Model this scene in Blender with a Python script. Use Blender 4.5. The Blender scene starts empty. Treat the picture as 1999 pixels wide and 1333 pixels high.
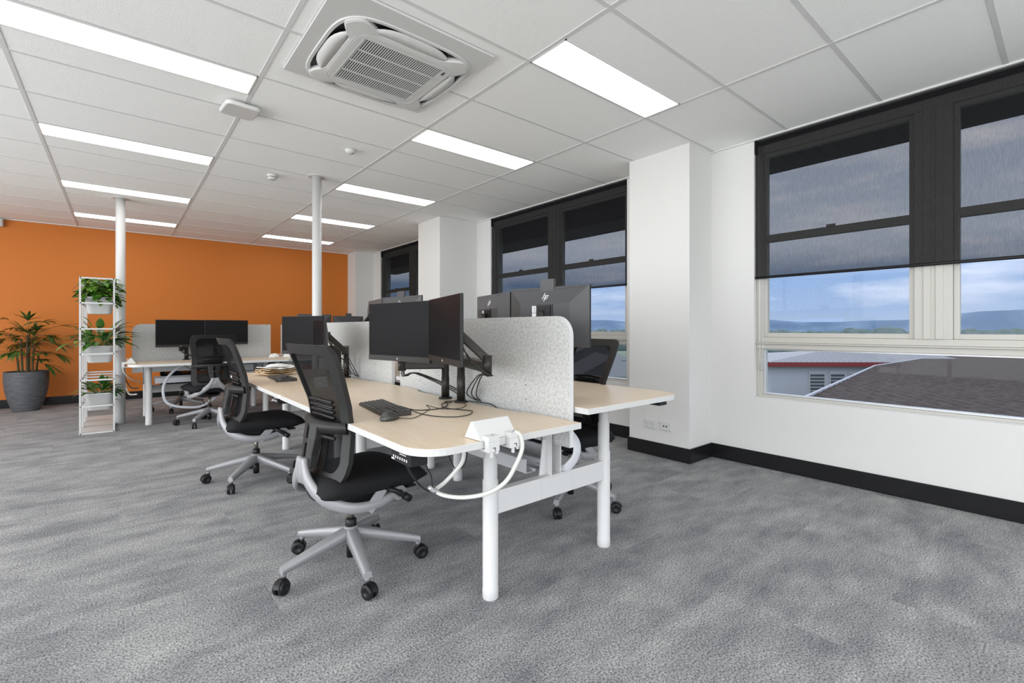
import bpy, bmesh, math, random
from mathutils import Vector, Matrix, noise
R = math.radians
S = bpy.context.scene
COL = S.collection

# ------------------------------------------------------------------ camera
HC = 1.145
YAW = 0.695
cam_d = bpy.data.cameras.new('camera')
cam_d.sensor_width = 36.0
cam_d.lens = 918.0 * 36.0 / 1999.0
cam_d.shift_y = -(666.5 - 641.6) / 1999.0
cam_d.clip_start = 0.05
cam_d.clip_end = 6000
cam = bpy.data.objects.new('camera', cam_d)
COL.objects.link(cam)
cam.location = (0, 0, HC)
cam.rotation_euler = (R(90), 0, -YAW)
S.camera = cam

S.view_settings.view_transform = 'Standard'
S.view_settings.look = 'None'
S.view_settings.gamma = 1
S.view_settings.exposure = 0.21
S.view_settings.use_curve_mapping = False
S.cycles.max_bounces = 8
S.cycles.diffuse_bounces = 5
S.cycles.transparent_max_bounces = 16
S.cycles.sample_clamp_indirect = 6

PANEL_STRENGTH = 5.2
SKY_STRENGTH = 1.0

# fill lamps in added, unseen windows to even out the room light (the openings are built with the room shell)
FILL_R, FILL_S = 2.5, 5.5        # radiance of the fill lamps in those added openings
ADDED_REAR_WIN = [(-4.4, -1.75), (-1.65, 1.05), (1.15, 3.85)]            # x ranges of the added openings on wall_front
ADDED_SIDE_WIN = [(-3.0, .05), (.15, 3.15), (3.25, 6.25), (6.35, 7.9)]  # y ranges of the added openings on wall_left
def daylight(name, loc, rot, sx, sy, FILL):
    l = bpy.data.lights.new(name, 'AREA'); l.shape = 'RECTANGLE'; l.size = sx; l.size_y = sy
    l.energy = FILL * math.pi * sx * sy; l.color = (.97, .985, 1.0)
    o = bpy.data.objects.new(name, l); COL.objects.link(o); o.location = loc; o.rotation_euler = rot
for a_, c_ in ADDED_REAR_WIN: daylight('window_daylight', ((a_ + c_) / 2, -3.26, 1.375), (R(90), 0, 0), c_ - a_, 2.5, FILL_R)
for a_, c_ in ADDED_SIDE_WIN: daylight('window_daylight', (-4.66, (a_ + c_) / 2, 1.375), (R(90), 0, R(-90)), c_ - a_, 2.5, FILL_S)

# ------------------------------------------------------------------ world
w = bpy.data.worlds.new('sky'); S.world = w; w.use_nodes = True
nt = w.node_tree; nt.nodes.clear()
def N(t, nt, **kw):
    n = nt.nodes.new(t)
    for k, v in kw.items(): setattr(n, k, v)
    return n
out = N('ShaderNodeOutputWorld', nt); bg = N('ShaderNodeBackground', nt)
tc = N('ShaderNodeTexCoord', nt); sep = N('ShaderNodeSeparateXYZ', nt)
nt.links.new(tc.outputs['Generated'], sep.inputs[0])
ramp = N('ShaderNodeValToRGB', nt)
ramp.color_ramp.elements[0].position = 0.0; ramp.color_ramp.elements[0].color = (.44, .53, .69, 1)
ramp.color_ramp.elements[1].position = 0.8; ramp.color_ramp.elements[1].color = (1.0, 1.08, 1.2, 1)
e = ramp.color_ramp.elements.new(0.035); e.color = (.34, .46, .68, 1)
e = ramp.color_ramp.elements.new(0.09); e.color = (.28, .42, .68, 1)
e = ramp.color_ramp.elements.new(0.15); e.color = (1.06, 1.14, 1.32, 1)
e = ramp.color_ramp.elements.new(0.35); e.color = (.80, .92, 1.15, 1)
nt.links.new(sep.outputs['Z'], ramp.inputs[0])
mp = N('ShaderNodeMapping', nt); mp.inputs['Scale'].default_value = (2.2, 2.2, 11.0)
nt.links.new(tc.outputs['Generated'], mp.inputs[0])
cn = N('ShaderNodeTexNoise', nt); cn.inputs['Scale'].default_value = 2.3; cn.inputs['Detail'].default_value = 6; cn.inputs['Roughness'].default_value = .55
nt.links.new(mp.outputs[0], cn.inputs['Vector'])
cr = N('ShaderNodeValToRGB', nt)
cr.color_ramp.elements[0].position = .46; cr.color_ramp.elements[0].color = (0, 0, 0, 1)
cr.color_ramp.elements[1].position = .68; cr.color_ramp.elements[1].color = (1, 1, 1, 1)
nt.links.new(cn.outputs['Fac'], cr.inputs[0])
cc = N('ShaderNodeValToRGB', nt)     # cloud colour by height: white low, heavy grey higher
cc.color_ramp.elements[0].position = .02; cc.color_ramp.elements[0].color = (.60, .65, .76, 1)
cc.color_ramp.elements[1].position = .15; cc.color_ramp.elements[1].color = (1.45, 1.42, 1.5, 1)
nt.links.new(sep.outputs['Z'], cc.inputs[0])
cov = N('ShaderNodeMapRange', nt); cov.inputs[1].default_value = 0.05; cov.inputs[2].default_value = 0.28; cov.inputs[3].default_value = 0.55; cov.inputs[4].default_value = 1.0
nt.links.new(sep.outputs['Z'], cov.inputs[0])
mm = N('ShaderNodeMath', nt, operation='MULTIPLY')
nt.links.new(cr.outputs[0], mm.inputs[0]); nt.links.new(cov.outputs[0], mm.inputs[1])
mx = N('ShaderNodeMixRGB', nt)
nt.links.new(mm.outputs[0], mx.inputs[0]); nt.links.new(ramp.outputs[0], mx.inputs[1]); nt.links.new(cc.outputs[0], mx.inputs[2])
nt.links.new(mx.outputs[0], bg.inputs['Color']); bg.inputs['Strength'].default_value = SKY_STRENGTH
nt.links.new(bg.outputs[0], out.inputs[0])

# ------------------------------------------------------------------ materials
def mat(name, col, rough=.5, metal=0, spec=.5, bump=None, noise_mix=None, emit=None, coat=0):
    m = bpy.data.materials.new(name); m.use_nodes = True
    t = m.node_tree; b = t.nodes['Principled BSDF']
    b.inputs['Base Color'].default_value = (*col, 1)
    b.inputs['Roughness'].default_value = rough
    b.inputs['Metallic'].default_value = metal
    b.inputs['Specular IOR Level'].default_value = spec
    b.inputs['Coat Weight'].default_value = coat
    if emit:
        b.inputs['Emission Color'].default_value = (*emit[0], 1); b.inputs['Emission Strength'].default_value = emit[1]
    if noise_mix or bump:
        c = N('ShaderNodeTexCoord', t)
    if noise_mix:
        col2, scale, lo, hi = noise_mix[:4]
        stretch = noise_mix[4] if len(noise_mix) > 4 else (1, 1, 1)
        mpn = N('ShaderNodeMapping', t); mpn.inputs['Scale'].default_value = stretch
        n = N('ShaderNodeTexNoise', t); n.inputs['Scale'].default_value = scale; n.inputs['Detail'].default_value = 6
        r = N('ShaderNodeValToRGB', t)
        r.color_ramp.elements[0].position = lo; r.color_ramp.elements[0].color = (*col, 1)
        r.color_ramp.elements[1].position = hi; r.color_ramp.elements[1].color = (*col2, 1)
        t.links.new(c.outputs['Object'], mpn.inputs[0]); t.links.new(mpn.outputs[0], n.inputs['Vector'])
        t.links.new(n.outputs['Fac'], r.inputs[0]); t.links.new(r.outputs[0], b.inputs['Base Color'])
    if bump:
        scale, strength, dist = bump
        n2 = N('ShaderNodeTexNoise', t); n2.inputs['Scale'].default_value = scale; n2.inputs['Detail'].default_value = 3
        bp = N('ShaderNodeBump', t); bp.inputs['Strength'].default_value = strength; bp.inputs['Distance'].default_value = dist
        t.links.new(c.outputs['Object'], n2.inputs['Vector']); t.links.new(n2.outputs['Fac'], bp.inputs['Height'])
        t.links.new(bp.outputs[0], b.inputs['Normal'])
    return m

M = {}
M['wall'] = mat('white_wall_paint', (.66, .655, .64), .75, spec=.2, bump=(60, .08, .002))
M['orange'] = mat('orange_wall_paint', (.54, .164, .026), .52, spec=.25, bump=(80, .06, .002))
M['tile'] = mat('ceiling_tile', (.90, .90, .885), .9, spec=.1, noise_mix=((.84, .84, .83), 160, .50, .72), bump=(220, .35, .003))
M['tbar'] = mat('ceiling_bar', (.66, .66, .65), .55, spec=.3)
M['white_plastic'] = mat('white_plastic', (.60, .60, .59), .4)
M['white_paint'] = mat('white_powder_coat', (.565, .565, .56), .38, spec=.4)
M['black_gloss'] = mat('black_skirting', (.010, .010, .011), .22, spec=.4)
M['frame'] = mat('window_frame_cream', (.50, .485, .445), .45)
M['black_plastic'] = mat('black_plastic', (.010, .010, .011), .42, spec=.3)
M['dark_frame'] = mat('charcoal_chair_frame', (.018, .0175, .017), .5, spec=.3)
M['seat'] = mat('black_seat_fabric', (.010, .010, .011), .85, spec=.25, bump=(500, .25, .001))
M['silver'] = mat('satin_silver', (.29, .29, .30), .42, metal=.15)
M['chrome'] = mat('gas_lift_metal', (.22, .20, .17), .3, metal=.8)
M['screen'] = mat('monitor_screen', (.011, .011, .012), .32, spec=.035)
M['chin'] = mat('monitor_chin', (.022, .020, .018), .45, spec=.3)
M['mback'] = mat('monitor_back', (.066, .066, .069), .45, spec=.35)
M['mback_dark'] = mat('monitor_recess', (.02, .02, .021), .5)
M['logo'] = mat('logo_silver', (.78, .78, .78), .3, metal=.2)
M['label'] = mat('label_white', (.82, .82, .82), .6)
M['ink'] = mat('ink', (.05, .05, .05), .7)
M['arm'] = mat('monitor_arm_bronze', (.026, .023, .020), .4, metal=.3)
M['cable'] = mat('cable_black', (.012, .012, .012), .5)
M['white_cable'] = mat('cable_white', (.60, .60, .56), .45)
M['ribbon'] = mat('cable_sleeve', (.56, .57, .60), .5)
M['edge'] = mat('desk_edge_white', (.57, .57, .56), .4)
M['key'] = mat('keyboard_keys', (.06, .058, .055), .5)
M['kbody'] = mat('keyboard_body', (.035, .030, .026), .5)
M['mouse'] = mat('mouse_grey', (.050, .050, .048), .36)
M['pot'] = mat('ribbed_grey_pot', (.055, .058, .066), .65, noise_mix=((.12, .125, .135), 5, .42, .62, (2, 2, 60)))
M['soil'] = mat('soil', (.03, .02, .012), .95, bump=(60, .6, .01))
M['stem'] = mat('palm_stem', (.11, .055, .028), .8, noise_mix=((.05, .08, .02), 30, .45, .6))
M['leaf'] = mat('palm_leaf', (.030, .085, .018), .32, noise_mix=((.11, .15, .030), 7, .42, .66))
M['leaf_a'] = mat('pothos_leaf', (.045, .15, .018), .35, noise_mix=((.17, .32, .035), 14, .42, .64))
M['leaf_b'] = mat('lily_leaf', (.030, .11, .022), .28, noise_mix=((.14, .26, .040), 8, .45, .66))
M['paper'] = mat('kraft_paper', (.62, .46, .27), .8)
M['tissue'] = mat('white_paper', (.82, .82, .80), .8)
M['steel'] = mat('brushed_light_metal', (.62, .63, .64), .35, metal=.4)
M['red'] = mat('red_fascia', (.24, .035, .035), .6)
M['roof_brown'] = mat('brown_metal_roof', (.085, .070, .064), .9, spec=.05, noise_mix=((.12, .102, .094), 3, .4, .65))
M['roof_grey'] = mat('grey_metal_roof', (.34, .34, .36), .45)
M['render_wall'] = mat('pale_render', (.52, .53, .58), .8)
M['louvre'] = mat('louvre_dark', (.09, .10, .12), .35)
M['soffit'] = mat('dark_soffit', (.055, .045, .040), .7)
M['hill'] = mat('hazy_hills', (.15, .22, .32), .95, spec=0, noise_mix=((.23, .31, .42), .014, .40, .62))  # distance haze is put into the bluish base colour
M['hill_far'] = mat('hazy_distant_hills', (.38, .48, .64), .95, spec=0)  # paler still: more distance haze in the base colour
M['field'] = mat('green_field', (.16, .22, .15), .95, spec=.1, noise_mix=((.22, .27, .21), .05, .4, .6))
M['tree'] = mat('town_trees', (.10, .15, .14), .9, noise_mix=((.17, .22, .20), .4, .4, .6))

m = bpy.data.materials.new('light_diffuser'); m.use_nodes = True; t = m.node_tree; t.nodes.clear()
o_ = N('ShaderNodeOutputMaterial', t); em = N('ShaderNodeEmission', t)
em.inputs[0].default_value = (1.0, .985, .965, 1); em.inputs[1].default_value = PANEL_STRENGTH
t.links.new(em.outputs[0], o_.inputs[0]); M['diffuser'] = m

def transmit(name, col, rough, fac_lo, fac_hi, scale, stretch=(1, 1, 1)):
    m = bpy.data.materials.new(name); m.use_nodes = True; t = m.node_tree
    b = t.nodes['Principled BSDF']; o = t.nodes['Material Output']
    b.inputs['Base Color'].default_value = (*col, 1); b.inputs['Roughness'].default_value = rough
    b.inputs['Specular IOR Level'].default_value = .05
    tr = N('ShaderNodeBsdfTransparent', t); mix = N('ShaderNodeMixShader', t)
    c = N('ShaderNodeTexCoord', t); mpn = N('ShaderNodeMapping', t); mpn.inputs['Scale'].default_value = stretch
    n = N('ShaderNodeTexNoise', t); n.inputs['Scale'].default_value = scale; n.inputs['Detail'].default_value = 4
    mr = N('ShaderNodeMapRange', t); mr.inputs[1].default_value = .35; mr.inputs[2].default_value = .65
    mr.inputs[3].default_value = fac_lo; mr.inputs[4].default_value = fac_hi
    t.links.new(c.outputs['Object'], mpn.inputs[0]); t.links.new(mpn.outputs[0], n.inputs['Vector'])
    t.links.new(n.outputs['Fac'], mr.inputs[0]); t.links.new(mr.outputs[0], mix.inputs[0])
    t.links.new(b.outputs[0], mix.inputs[1]); t.links.new(tr.outputs[0], mix.inputs[2])
    t.links.new(mix.outputs[0], o.inputs[0])
    return m
M['blind'] = transmit('black_blind_mesh', (.012, .012, .014), .9, .19, .25, 90, (1, 6, .30))
M['chair_mesh'] = transmit('chair_mesh', (.010, .010, .011), .7, .05, .10, 300)
# window glass
m = bpy.data.materials.new('window_glass'); m.use_nodes = True; t = m.node_tree; t.nodes.clear()
o_ = N('ShaderNodeOutputMaterial', t); tr = N('ShaderNodeBsdfTransparent', t); gl = N('ShaderNodeBsdfGlossy', t)
gl.inputs['Roughness'].default_value = .02; tr.inputs[0].default_value = (.93, .95, .97, 1)
mix = N('ShaderNodeMixShader', t); mix.inputs[0].default_value = .004
t.links.new(tr.outputs[0], mix.inputs[1]); t.links.new(gl.outputs[0], mix.inputs[2]); t.links.new(mix.outputs[0], o_.inputs[0])
M['glass'] = m

# carpet
m = bpy.data.materials.new('grey_loop_carpet'); m.use_nodes = True; t = m.node_tree; b = t.nodes['Principled BSDF']
b.inputs['Roughness'].default_value = .95; b.inputs['Specular IOR Level'].default_value = .1
c = N('ShaderNodeTexCoord', t)
br = N('ShaderNodeTexBrick', t); br.offset = .5; br.inputs['Scale'].default_value = 1.0
br.inputs['Brick Width'].default_value = 1.0; br.inputs['Row Height'].default_value = .5; br.inputs['Mortar Size'].default_value = 0
br.inputs['Color1'].default_value = (.0, .0, .0, 1); br.inputs['Color2'].default_value = (1, 1, 1, 1)
t.links.new(c.outputs['Object'], br.inputs['Vector'])
addv = N('ShaderNodeVectorMath', t, operation='MULTIPLY_ADD')      # each plank gets its own patch of pattern
t.links.new(br.outputs['Color'], addv.inputs[0]); addv.inputs[1].default_value = (.9, .7, 0); t.links.new(c.outputs['Object'], addv.inputs[2])
mpc = N('ShaderNodeMapping', t); mpc.inputs['Scale'].default_value = (1.0, 2.0, 1)
t.links.new(addv.outputs[0], mpc.inputs[0])
n1 = N('ShaderNodeTexNoise', t); n1.inputs['Scale'].default_value = 2.6; n1.inputs['Detail'].default_value = 7; n1.inputs['Roughness'].default_value = .62
t.links.new(mpc.outputs[0], n1.inputs['Vector'])
r1 = N('ShaderNodeValToRGB', t)
r1.color_ramp.elements[0].position = .30; r1.color_ramp.elements[0].color = (.165, .170, .182, 1)
r1.color_ramp.elements[1].position = .72; r1.color_ramp.elements[1].color = (.37, .37, .365, 1)
e = r1.color_ramp.elements.new(.5); e.color = (.262, .264, .268, 1)
t.links.new(n1.outputs['Fac'], r1.inputs[0])
n2 = N('ShaderNodeTexNoise', t); n2.inputs['Scale'].default_value = 140; n2.inputs['Detail'].default_value = 2
t.links.new(c.outputs['Object'], n2.inputs['Vector'])
mr = N('ShaderNodeMapRange', t); mr.inputs[1].default_value = .32; mr.inputs[2].default_value = .68; mr.inputs[3].default_value = .40; mr.inputs[4].default_value = 1.55
t.links.new(n2.outputs['Fac'], mr.inputs[0])
mu = N('ShaderNodeMixRGB', t, blend_type='MULTIPLY'); mu.inputs[0].default_value = 1
t.links.new(r1.outputs[0], mu.inputs[1]); t.links.new(mr.outputs[0], mu.inputs[2])
t.links.new(mu.outputs[0], b.inputs['Base Color'])
bp_ = N('ShaderNodeBump', t); bp_.inputs['Strength'].default_value = .5; bp_.inputs['Distance'].default_value = .004
t.links.new(n2.outputs['Fac'], bp_.inputs['Height']); t.links.new(bp_.outputs[0], b.inputs['Normal'])
M['carpet'] = m

# felt
m = mat('grey_felt', (.40, .41, .40), .95, spec=.05, noise_mix=((.53, .53, .52), 75, .36, .62), bump=(120, .3, .002)); M['felt'] = m
M['felt_edge'] = mat('felt_cut_edge', (.60, .60, .60), .9, spec=.05)
# birch laminate
M['birch'] = mat('pale_birch_laminate', (.66, .535, .40), .36, spec=.4, noise_mix=((.72, .60, .465), 9, .38, .62, (1.0, 14, 1)))

# ------------------------------------------------------------------ mesh helpers
def place(verts, mtx):
    return [mtx @ v for v in verts] if mtx else verts
class MB:
    def __init__(s): s.bm = bmesh.new(); s.mats = []; s.mi = 0; s.smooth = False
    def use(s, m):
        if m not in s.mats: s.mats.append(m)
        s.mi = s.mats.index(m); return s
    def poly(s, vs, faces, smooth=None):
        bv = [s.bm.verts.new(v) for v in vs]
        for f in faces:
            try:
                fc = s.bm.faces.new([bv[i] for i in f]); fc.material_index = s.mi
                fc.smooth = s.smooth if smooth is None else smooth
            except ValueError: pass
        return bv
    def box(s, x0, x1, y0, y1, z0, z1, mtx=None):
        vs = [Vector(v) for v in ((x0, y0, z0), (x1, y0, z0), (x1, y1, z0), (x0, y1, z0), (x0, y0, z1), (x1, y0, z1), (x1, y1, z1), (x0, y1, z1))]
        s.poly(place(vs, mtx), [(3, 2, 1, 0), (4, 5, 6, 7), (0, 1, 5, 4), (1, 2, 6, 5), (2, 3, 7, 6), (3, 0, 4, 7)], False); return s
    def bar(s, a, b, w, h, up=(0, 0, 1)):
        a = Vector(a); b = Vector(b); d = (b - a); L = d.length; d.normalize()
        u = Vector(up); x = d.cross(u)
        if x.length < 1e-4: x = d.cross(Vector((1, 0, 0)))
        x.normalize(); z = x.cross(d)
        mtx = Matrix((x, d, z)).transposed().to_4x4(); mtx.translation = a
        return s.box(-w / 2, w / 2, 0, L, -h / 2, h / 2, mtx)
    def prism(s, pts, z0, z1, mtx=None, smooth=False):
        n = len(pts); vs = [Vector((p[0], p[1], z0)) for p in pts] + [Vector((p[0], p[1], z1)) for p in pts]
        fs = [tuple(reversed(range(n))), tuple(range(n, 2 * n))] + [(i, (i + 1) % n, n + (i + 1) % n, n + i) for i in range(n)]
        s.poly(place(vs, mtx), fs, smooth); return s
    def lathe(s, prof, c=(0, 0, 0), n=24, mtx=None, cap=True, smooth=True):
        vs = []; c = Vector(c)
        for r, z in prof:
            for i in range(n):
                a = 2 * math.pi * i / n; vs.append(Vector((c.x + r * math.cos(a), c.y + r * math.sin(a), c.z + z)))
        fs = []
        for k in range(len(prof) - 1):
            for i in range(n):
                j = (i + 1) % n; fs.append((k * n + i, k * n + j, (k + 1) * n + j, (k + 1) * n + i))
        bv = s.poly(place(vs, mtx), fs, smooth)
        if cap:
            for k, rev in ((0, True), (len(prof) - 1, False)):
                if prof[k][0] > 1e-5:
                    ring = bv[k * n:(k + 1) * n]
                    if rev: ring = ring[::-1]
                    f = s.bm.faces.new(ring); f.material_index = s.mi
        return s
    def cyl(s, a, b, r, r2=None, n=16, smooth=True):
        a = Vector(a); b = Vector(b); d = b - a; L = d.length
        mtx = d.to_track_quat('Z', 'Y').to_matrix().to_4x4(); mtx.translation = a
        return s.lathe([(r, 0), (r if r2 is None else r2, L)], n=n, mtx=mtx, smooth=smooth)
    def tube(s, pts, r, n=8, sx=1.0, sub=4, upv=None):
        P = [Vector(p) for p in pts]
        if sub > 1 and len(P) > 2:
            Q = []
            for i in range(len(P) - 1):
                p0 = P[max(i - 1, 0)]; p1 = P[i]; p2 = P[i + 1]; p3 = P[min(i + 2, len(P) - 1)]
                for k in range(sub):
                    t_ = k / sub
                    Q.append(.5 * ((2 * p1) + (-p0 + p2) * t_ + (2 * p0 - 5 * p1 + 4 * p2 - p3) * t_ ** 2 + (-p0 + 3 * p1 - 3 * p2 + p3) * t_ ** 3))
            Q.append(P[-1]); P = Q
        m_ = len(P); rr = r if callable(r) else (lambda t: r)
        up = Vector(upv) if upv else None; rings = []; nrm = None
        for i, p in enumerate(P):
            d = (P[min(i + 1, m_ - 1)] - P[max(i - 1, 0)]).normalized()
            if up is not None:
                x = up.cross(d)
                if x.length < 1e-3: x = nrm
                x.normalize()
            elif nrm is None:
                x = d.orthogonal().normalized()
            else:
                x = (nrm - d * nrm.dot(d)).normalized()
            nrm = x; y = d.cross(x)
            q = rr(i / (m_ - 1)); rings.append([p + x * math.cos(2 * math.pi * k / n) * q * sx + y * math.sin(2 * math.pi * k / n) * q for k in range(n)])
        vs = [v for r_ in rings for v in r_]
        fs = [(i * n + k, i * n + (k + 1) % n, (i + 1) * n + (k + 1) % n, (i + 1) * n + k) for i in range(m_ - 1) for k in range(n)]
        fs += [tuple(reversed(range(n))), tuple(range((m_ - 1) * n, m_ * n))]
        s.poly(vs, fs, True); return s
    def sheet(s, rows, smooth=True, closed=False):
        n = len(rows[0]); vs = [Vector(v) for r_ in rows for v in r_]
        fs = []
        for i in range(len(rows) - 1):
            for k in range(n - 1 if not closed else n):
                fs.append((i * n + k, i * n + (k + 1) % n, (i + 1) * n + (k + 1) % n, (i + 1) * n + k))
        s.poly(vs, fs, smooth); return s
    def obj(s, name, m=None, parent=None, bevel=0, solid=0, loc=None, autosmooth=False, seg=2):
        me = bpy.data.meshes.new(name)
        bmesh.ops.recalc_face_normals(s.bm, faces=s.bm.faces)
        s.bm.to_mesh(me); s.bm.free()
        ms = s.mats if s.mats else [m]
        for k in ms: me.materials.append(M[k] if isinstance(k, str) else k)
        o = bpy.data.objects.new(name, me); COL.objects.link(o)
        if solid:
            md = o.modifiers.new('s', 'SOLIDIFY'); md.thickness = solid; md.offset = 0
        if bevel:
            md = o.modifiers.new('b', 'BEVEL'); md.width = bevel; md.segments = seg; md.limit_method = 'ANGLE'; md.angle_limit = R(40)
        if parent is not None: o.parent = parent
        if loc is not None: o.location = loc
        return o

def rrect(x0, x1, y0, y1, r, n=6, corners=(1, 1, 1, 1)):
    pts = []
    for (cx, cy, a0, on) in ((x1 - r, y0 + r, -90, corners[0]), (x1 - r, y1 - r, 0, corners[1]), (x0 + r, y1 - r, 90, corners[2]), (x0 + r, y0 + r, 180, corners[3])):
        if on:
            for i in range(n + 1):
                a = R(a0 + 90 * i / n); pts.append((cx + r * math.cos(a), cy + r * math.sin(a)))
        else:
            a = R(a0 + 45); q = r * math.sqrt(2); pts.append((cx + q * math.cos(a), cy + q * math.sin(a)))
    return pts

def thing(name, label, cat, loc=(0, 0, 0), rz=0, group=None):
    o = bpy.data.objects.new(name, None); COL.objects.link(o); o.empty_display_size = .1
    o.location = loc; o.rotation_euler = (0, 0, rz)
    return tag(o, label, cat, group)
def tag(o, label, cat, group=None, kind=None):
    o['label'] = label; o['category'] = cat
    if group: o['group'] = group
    if kind: o['kind'] = kind
    return o
def struct(o): o['kind'] = 'structure'; return o
def copy_tree(o, parent=None):
    c = o.copy(); COL.objects.link(c)
    if parent is not None: c.parent = parent
    for ch in [k for k in COL.objects if k.parent == o]: copy_tree(ch, c)
    return c
def dup(o, loc, rz, label, group=None):
    c = copy_tree(o); c.location = loc; c.rotation_euler = (0, 0, rz); c['label'] = label
    if group: c['group'] = group
    return c
def kids(o, name): return [k for k in COL.objects if k.parent == o and k.name.split('.')[0] == name]

# ------------------------------------------------------------------ room shell
CE = 2.725; WX = 4.08; OY = 9.85; LX = -4.6; BY = -3.2
struct(MB().box(LX, WX, BY, OY, -.1, 0).obj('floor', 'carpet'))
struct(MB().box(LX, WX + .25, BY, OY, CE, CE + .08).obj('ceiling', 'tile'))
struct(MB().box(LX, WX + .25, OY, OY + .15, -.1, CE + .08).obj('wall_back', 'orange'))
b = MB(); z0_, z1_ = .12, 2.63
b.box(LX - .15, LX, BY, OY, -.1, z0_).box(LX - .15, LX, BY, OY, z1_, CE + .08)
e_ = [BY] + [v for r_ in ADDED_SIDE_WIN for v in r_] + [OY]
for k in range(0, len(e_), 2): b.box(LX - .15, LX, e_[k], e_[k + 1], z0_, z1_)
struct(b.obj('wall_left', 'wall'))
b = MB(); b.box(LX - .15, WX + .25, BY - .15, BY, -.1, z0_).box(LX - .15, WX + .25, BY - .15, BY, z1_, CE + .08)
e_ = [LX - .15] + [v for r_ in ADDED_REAR_WIN for v in r_] + [WX + .25]
for k in range(0, len(e_), 2): b.box(e_[k], e_[k + 1], BY - .15, BY, z0_, z1_)
struct(b.obj('wall_front', 'wall'))
n_w = 3
for a_, c_ in ADDED_REAR_WIN:
    n_w += 1; f = MB(); f.box(a_, c_, BY - .05, BY - .01, z0_, z0_ + .05).box(a_, c_, BY - .05, BY - .01, z1_ - .05, z1_).box(a_, a_ + .05, BY - .05, BY - .01, z0_, z1_).box(c_ - .05, c_, BY - .05, BY - .01, z0_, z1_).box((a_ + c_) / 2 - .03, (a_ + c_) / 2 + .03, BY - .05, BY - .01, z0_, z1_)
    struct(f.obj('window_%d' % n_w, 'frame'))  # unseen frame, added around a rear fill lamp
for a_, c_ in ADDED_SIDE_WIN:
    n_w += 1; f = MB(); f.box(LX - .05, LX - .01, a_, c_, z0_, z0_ + .05).box(LX - .05, LX - .01, a_, c_, z1_ - .05, z1_).box(LX - .05, LX - .01, a_, a_ + .05, z0_, z1_).box(LX - .05, LX - .01, c_ - .05, c_, z0_, z1_).box(LX - .05, LX - .01, (a_ + c_) / 2 - .03, (a_ + c_) / 2 + .03, z0_, z1_)
    struct(f.obj('window_%d' % n_w, 'frame'))  # unseen frame, added around a side fill lamp
SILL = .575
WIN = [(-.52, 1.727), (3.012, 5.369), (6.95, 9.074)]
b = MB(); X0, X1 = WX, WX + .22
b.box(X0, X1, BY, OY, -.1, SILL)
for a_, c_ in ((BY, WIN[0][0]), (WIN[0][1], WIN[1][0]), (WIN[1][1], WIN[2][0]), (WIN[2][1], OY)):
    b.box(X0, X1, a_, c_, SILL, CE)
struct(b.obj('wall_right', 'wall'))
PIL = [(3.71, 2.10, 2.71), (3.45, 5.72, 6.34), (3.695, 9.43, 9.849)]
for i, (x, y0, y1) in enumerate(PIL):
    struct(MB().box(x, WX - .001, y0, y1, 0, CE - .001).obj('wall_pillar', 'wall'))
SK = .125
b = MB()
def skirt(b, x0, x1, y0, y1): b.box(x0, x1, y0, y1, .0005, SK)
tk = .014
struct_sk = []
ys = [(BY, PIL[0][1]), (PIL[0][2], PIL[1][1]), (PIL[1][2], PIL[2][1])]
for a_, c_ in ys: skirt(b, WX - tk, WX - .001, a_, c_)
for x, y0, y1 in PIL:
    skirt(b, x - tk, x - .0005, y0 - tk, min(y1 + tk, OY - tk)); skirt(b, x, WX - tk, y0 - tk, y0 - .0005)
    if y1 < 9: skirt(b, x, WX - tk, y1 + .0005, y1 + tk)
struct(b.obj('baseboard_right', 'black_gloss', bevel=.002))
struct(MB().box(LX + .02, PIL[2][0] - tk, OY - tk, OY - .0005, .0005, SK).obj('baseboard_back', 'black_gloss', bevel=.002))
struct(MB().box(LX + .0005, LX + tk, BY + .02, OY - .02, .0005, SK).obj('baseboard_left', 'black_gloss', bevel=.002))

# ceiling grid bars
GX0, GP, GY0 = 3.0276, 1.1754, .866
gx = [GX0 + GP * i for i in range(-6, 1)]
gy = [GY0 + .6 * j for j in range(-6, 15)]
b = MB()
for x in gx: b.box(x - .012, x + .012, BY, OY, CE - .003, CE + .001)
for y in gy: b.box(LX, WX - .0, y - .012, y + .012, CE - .0025, CE + .001)
struct(b.obj('trim_1', 'tbar'))
b = MB()
b.box(LX, WX, OY - .02, OY - .0005, CE - .012, CE - .0005)
yy = [(BY, PIL[0][1]), (PIL[0][2], PIL[1][1]), (PIL[1][2], PIL[2][1])]
for a_, c_ in yy: b.box(WX - .02, WX - .0005, a_, c_, CE - .012, CE - .0005)
struct(b.obj('trim_2', 'tbar'))

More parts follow.
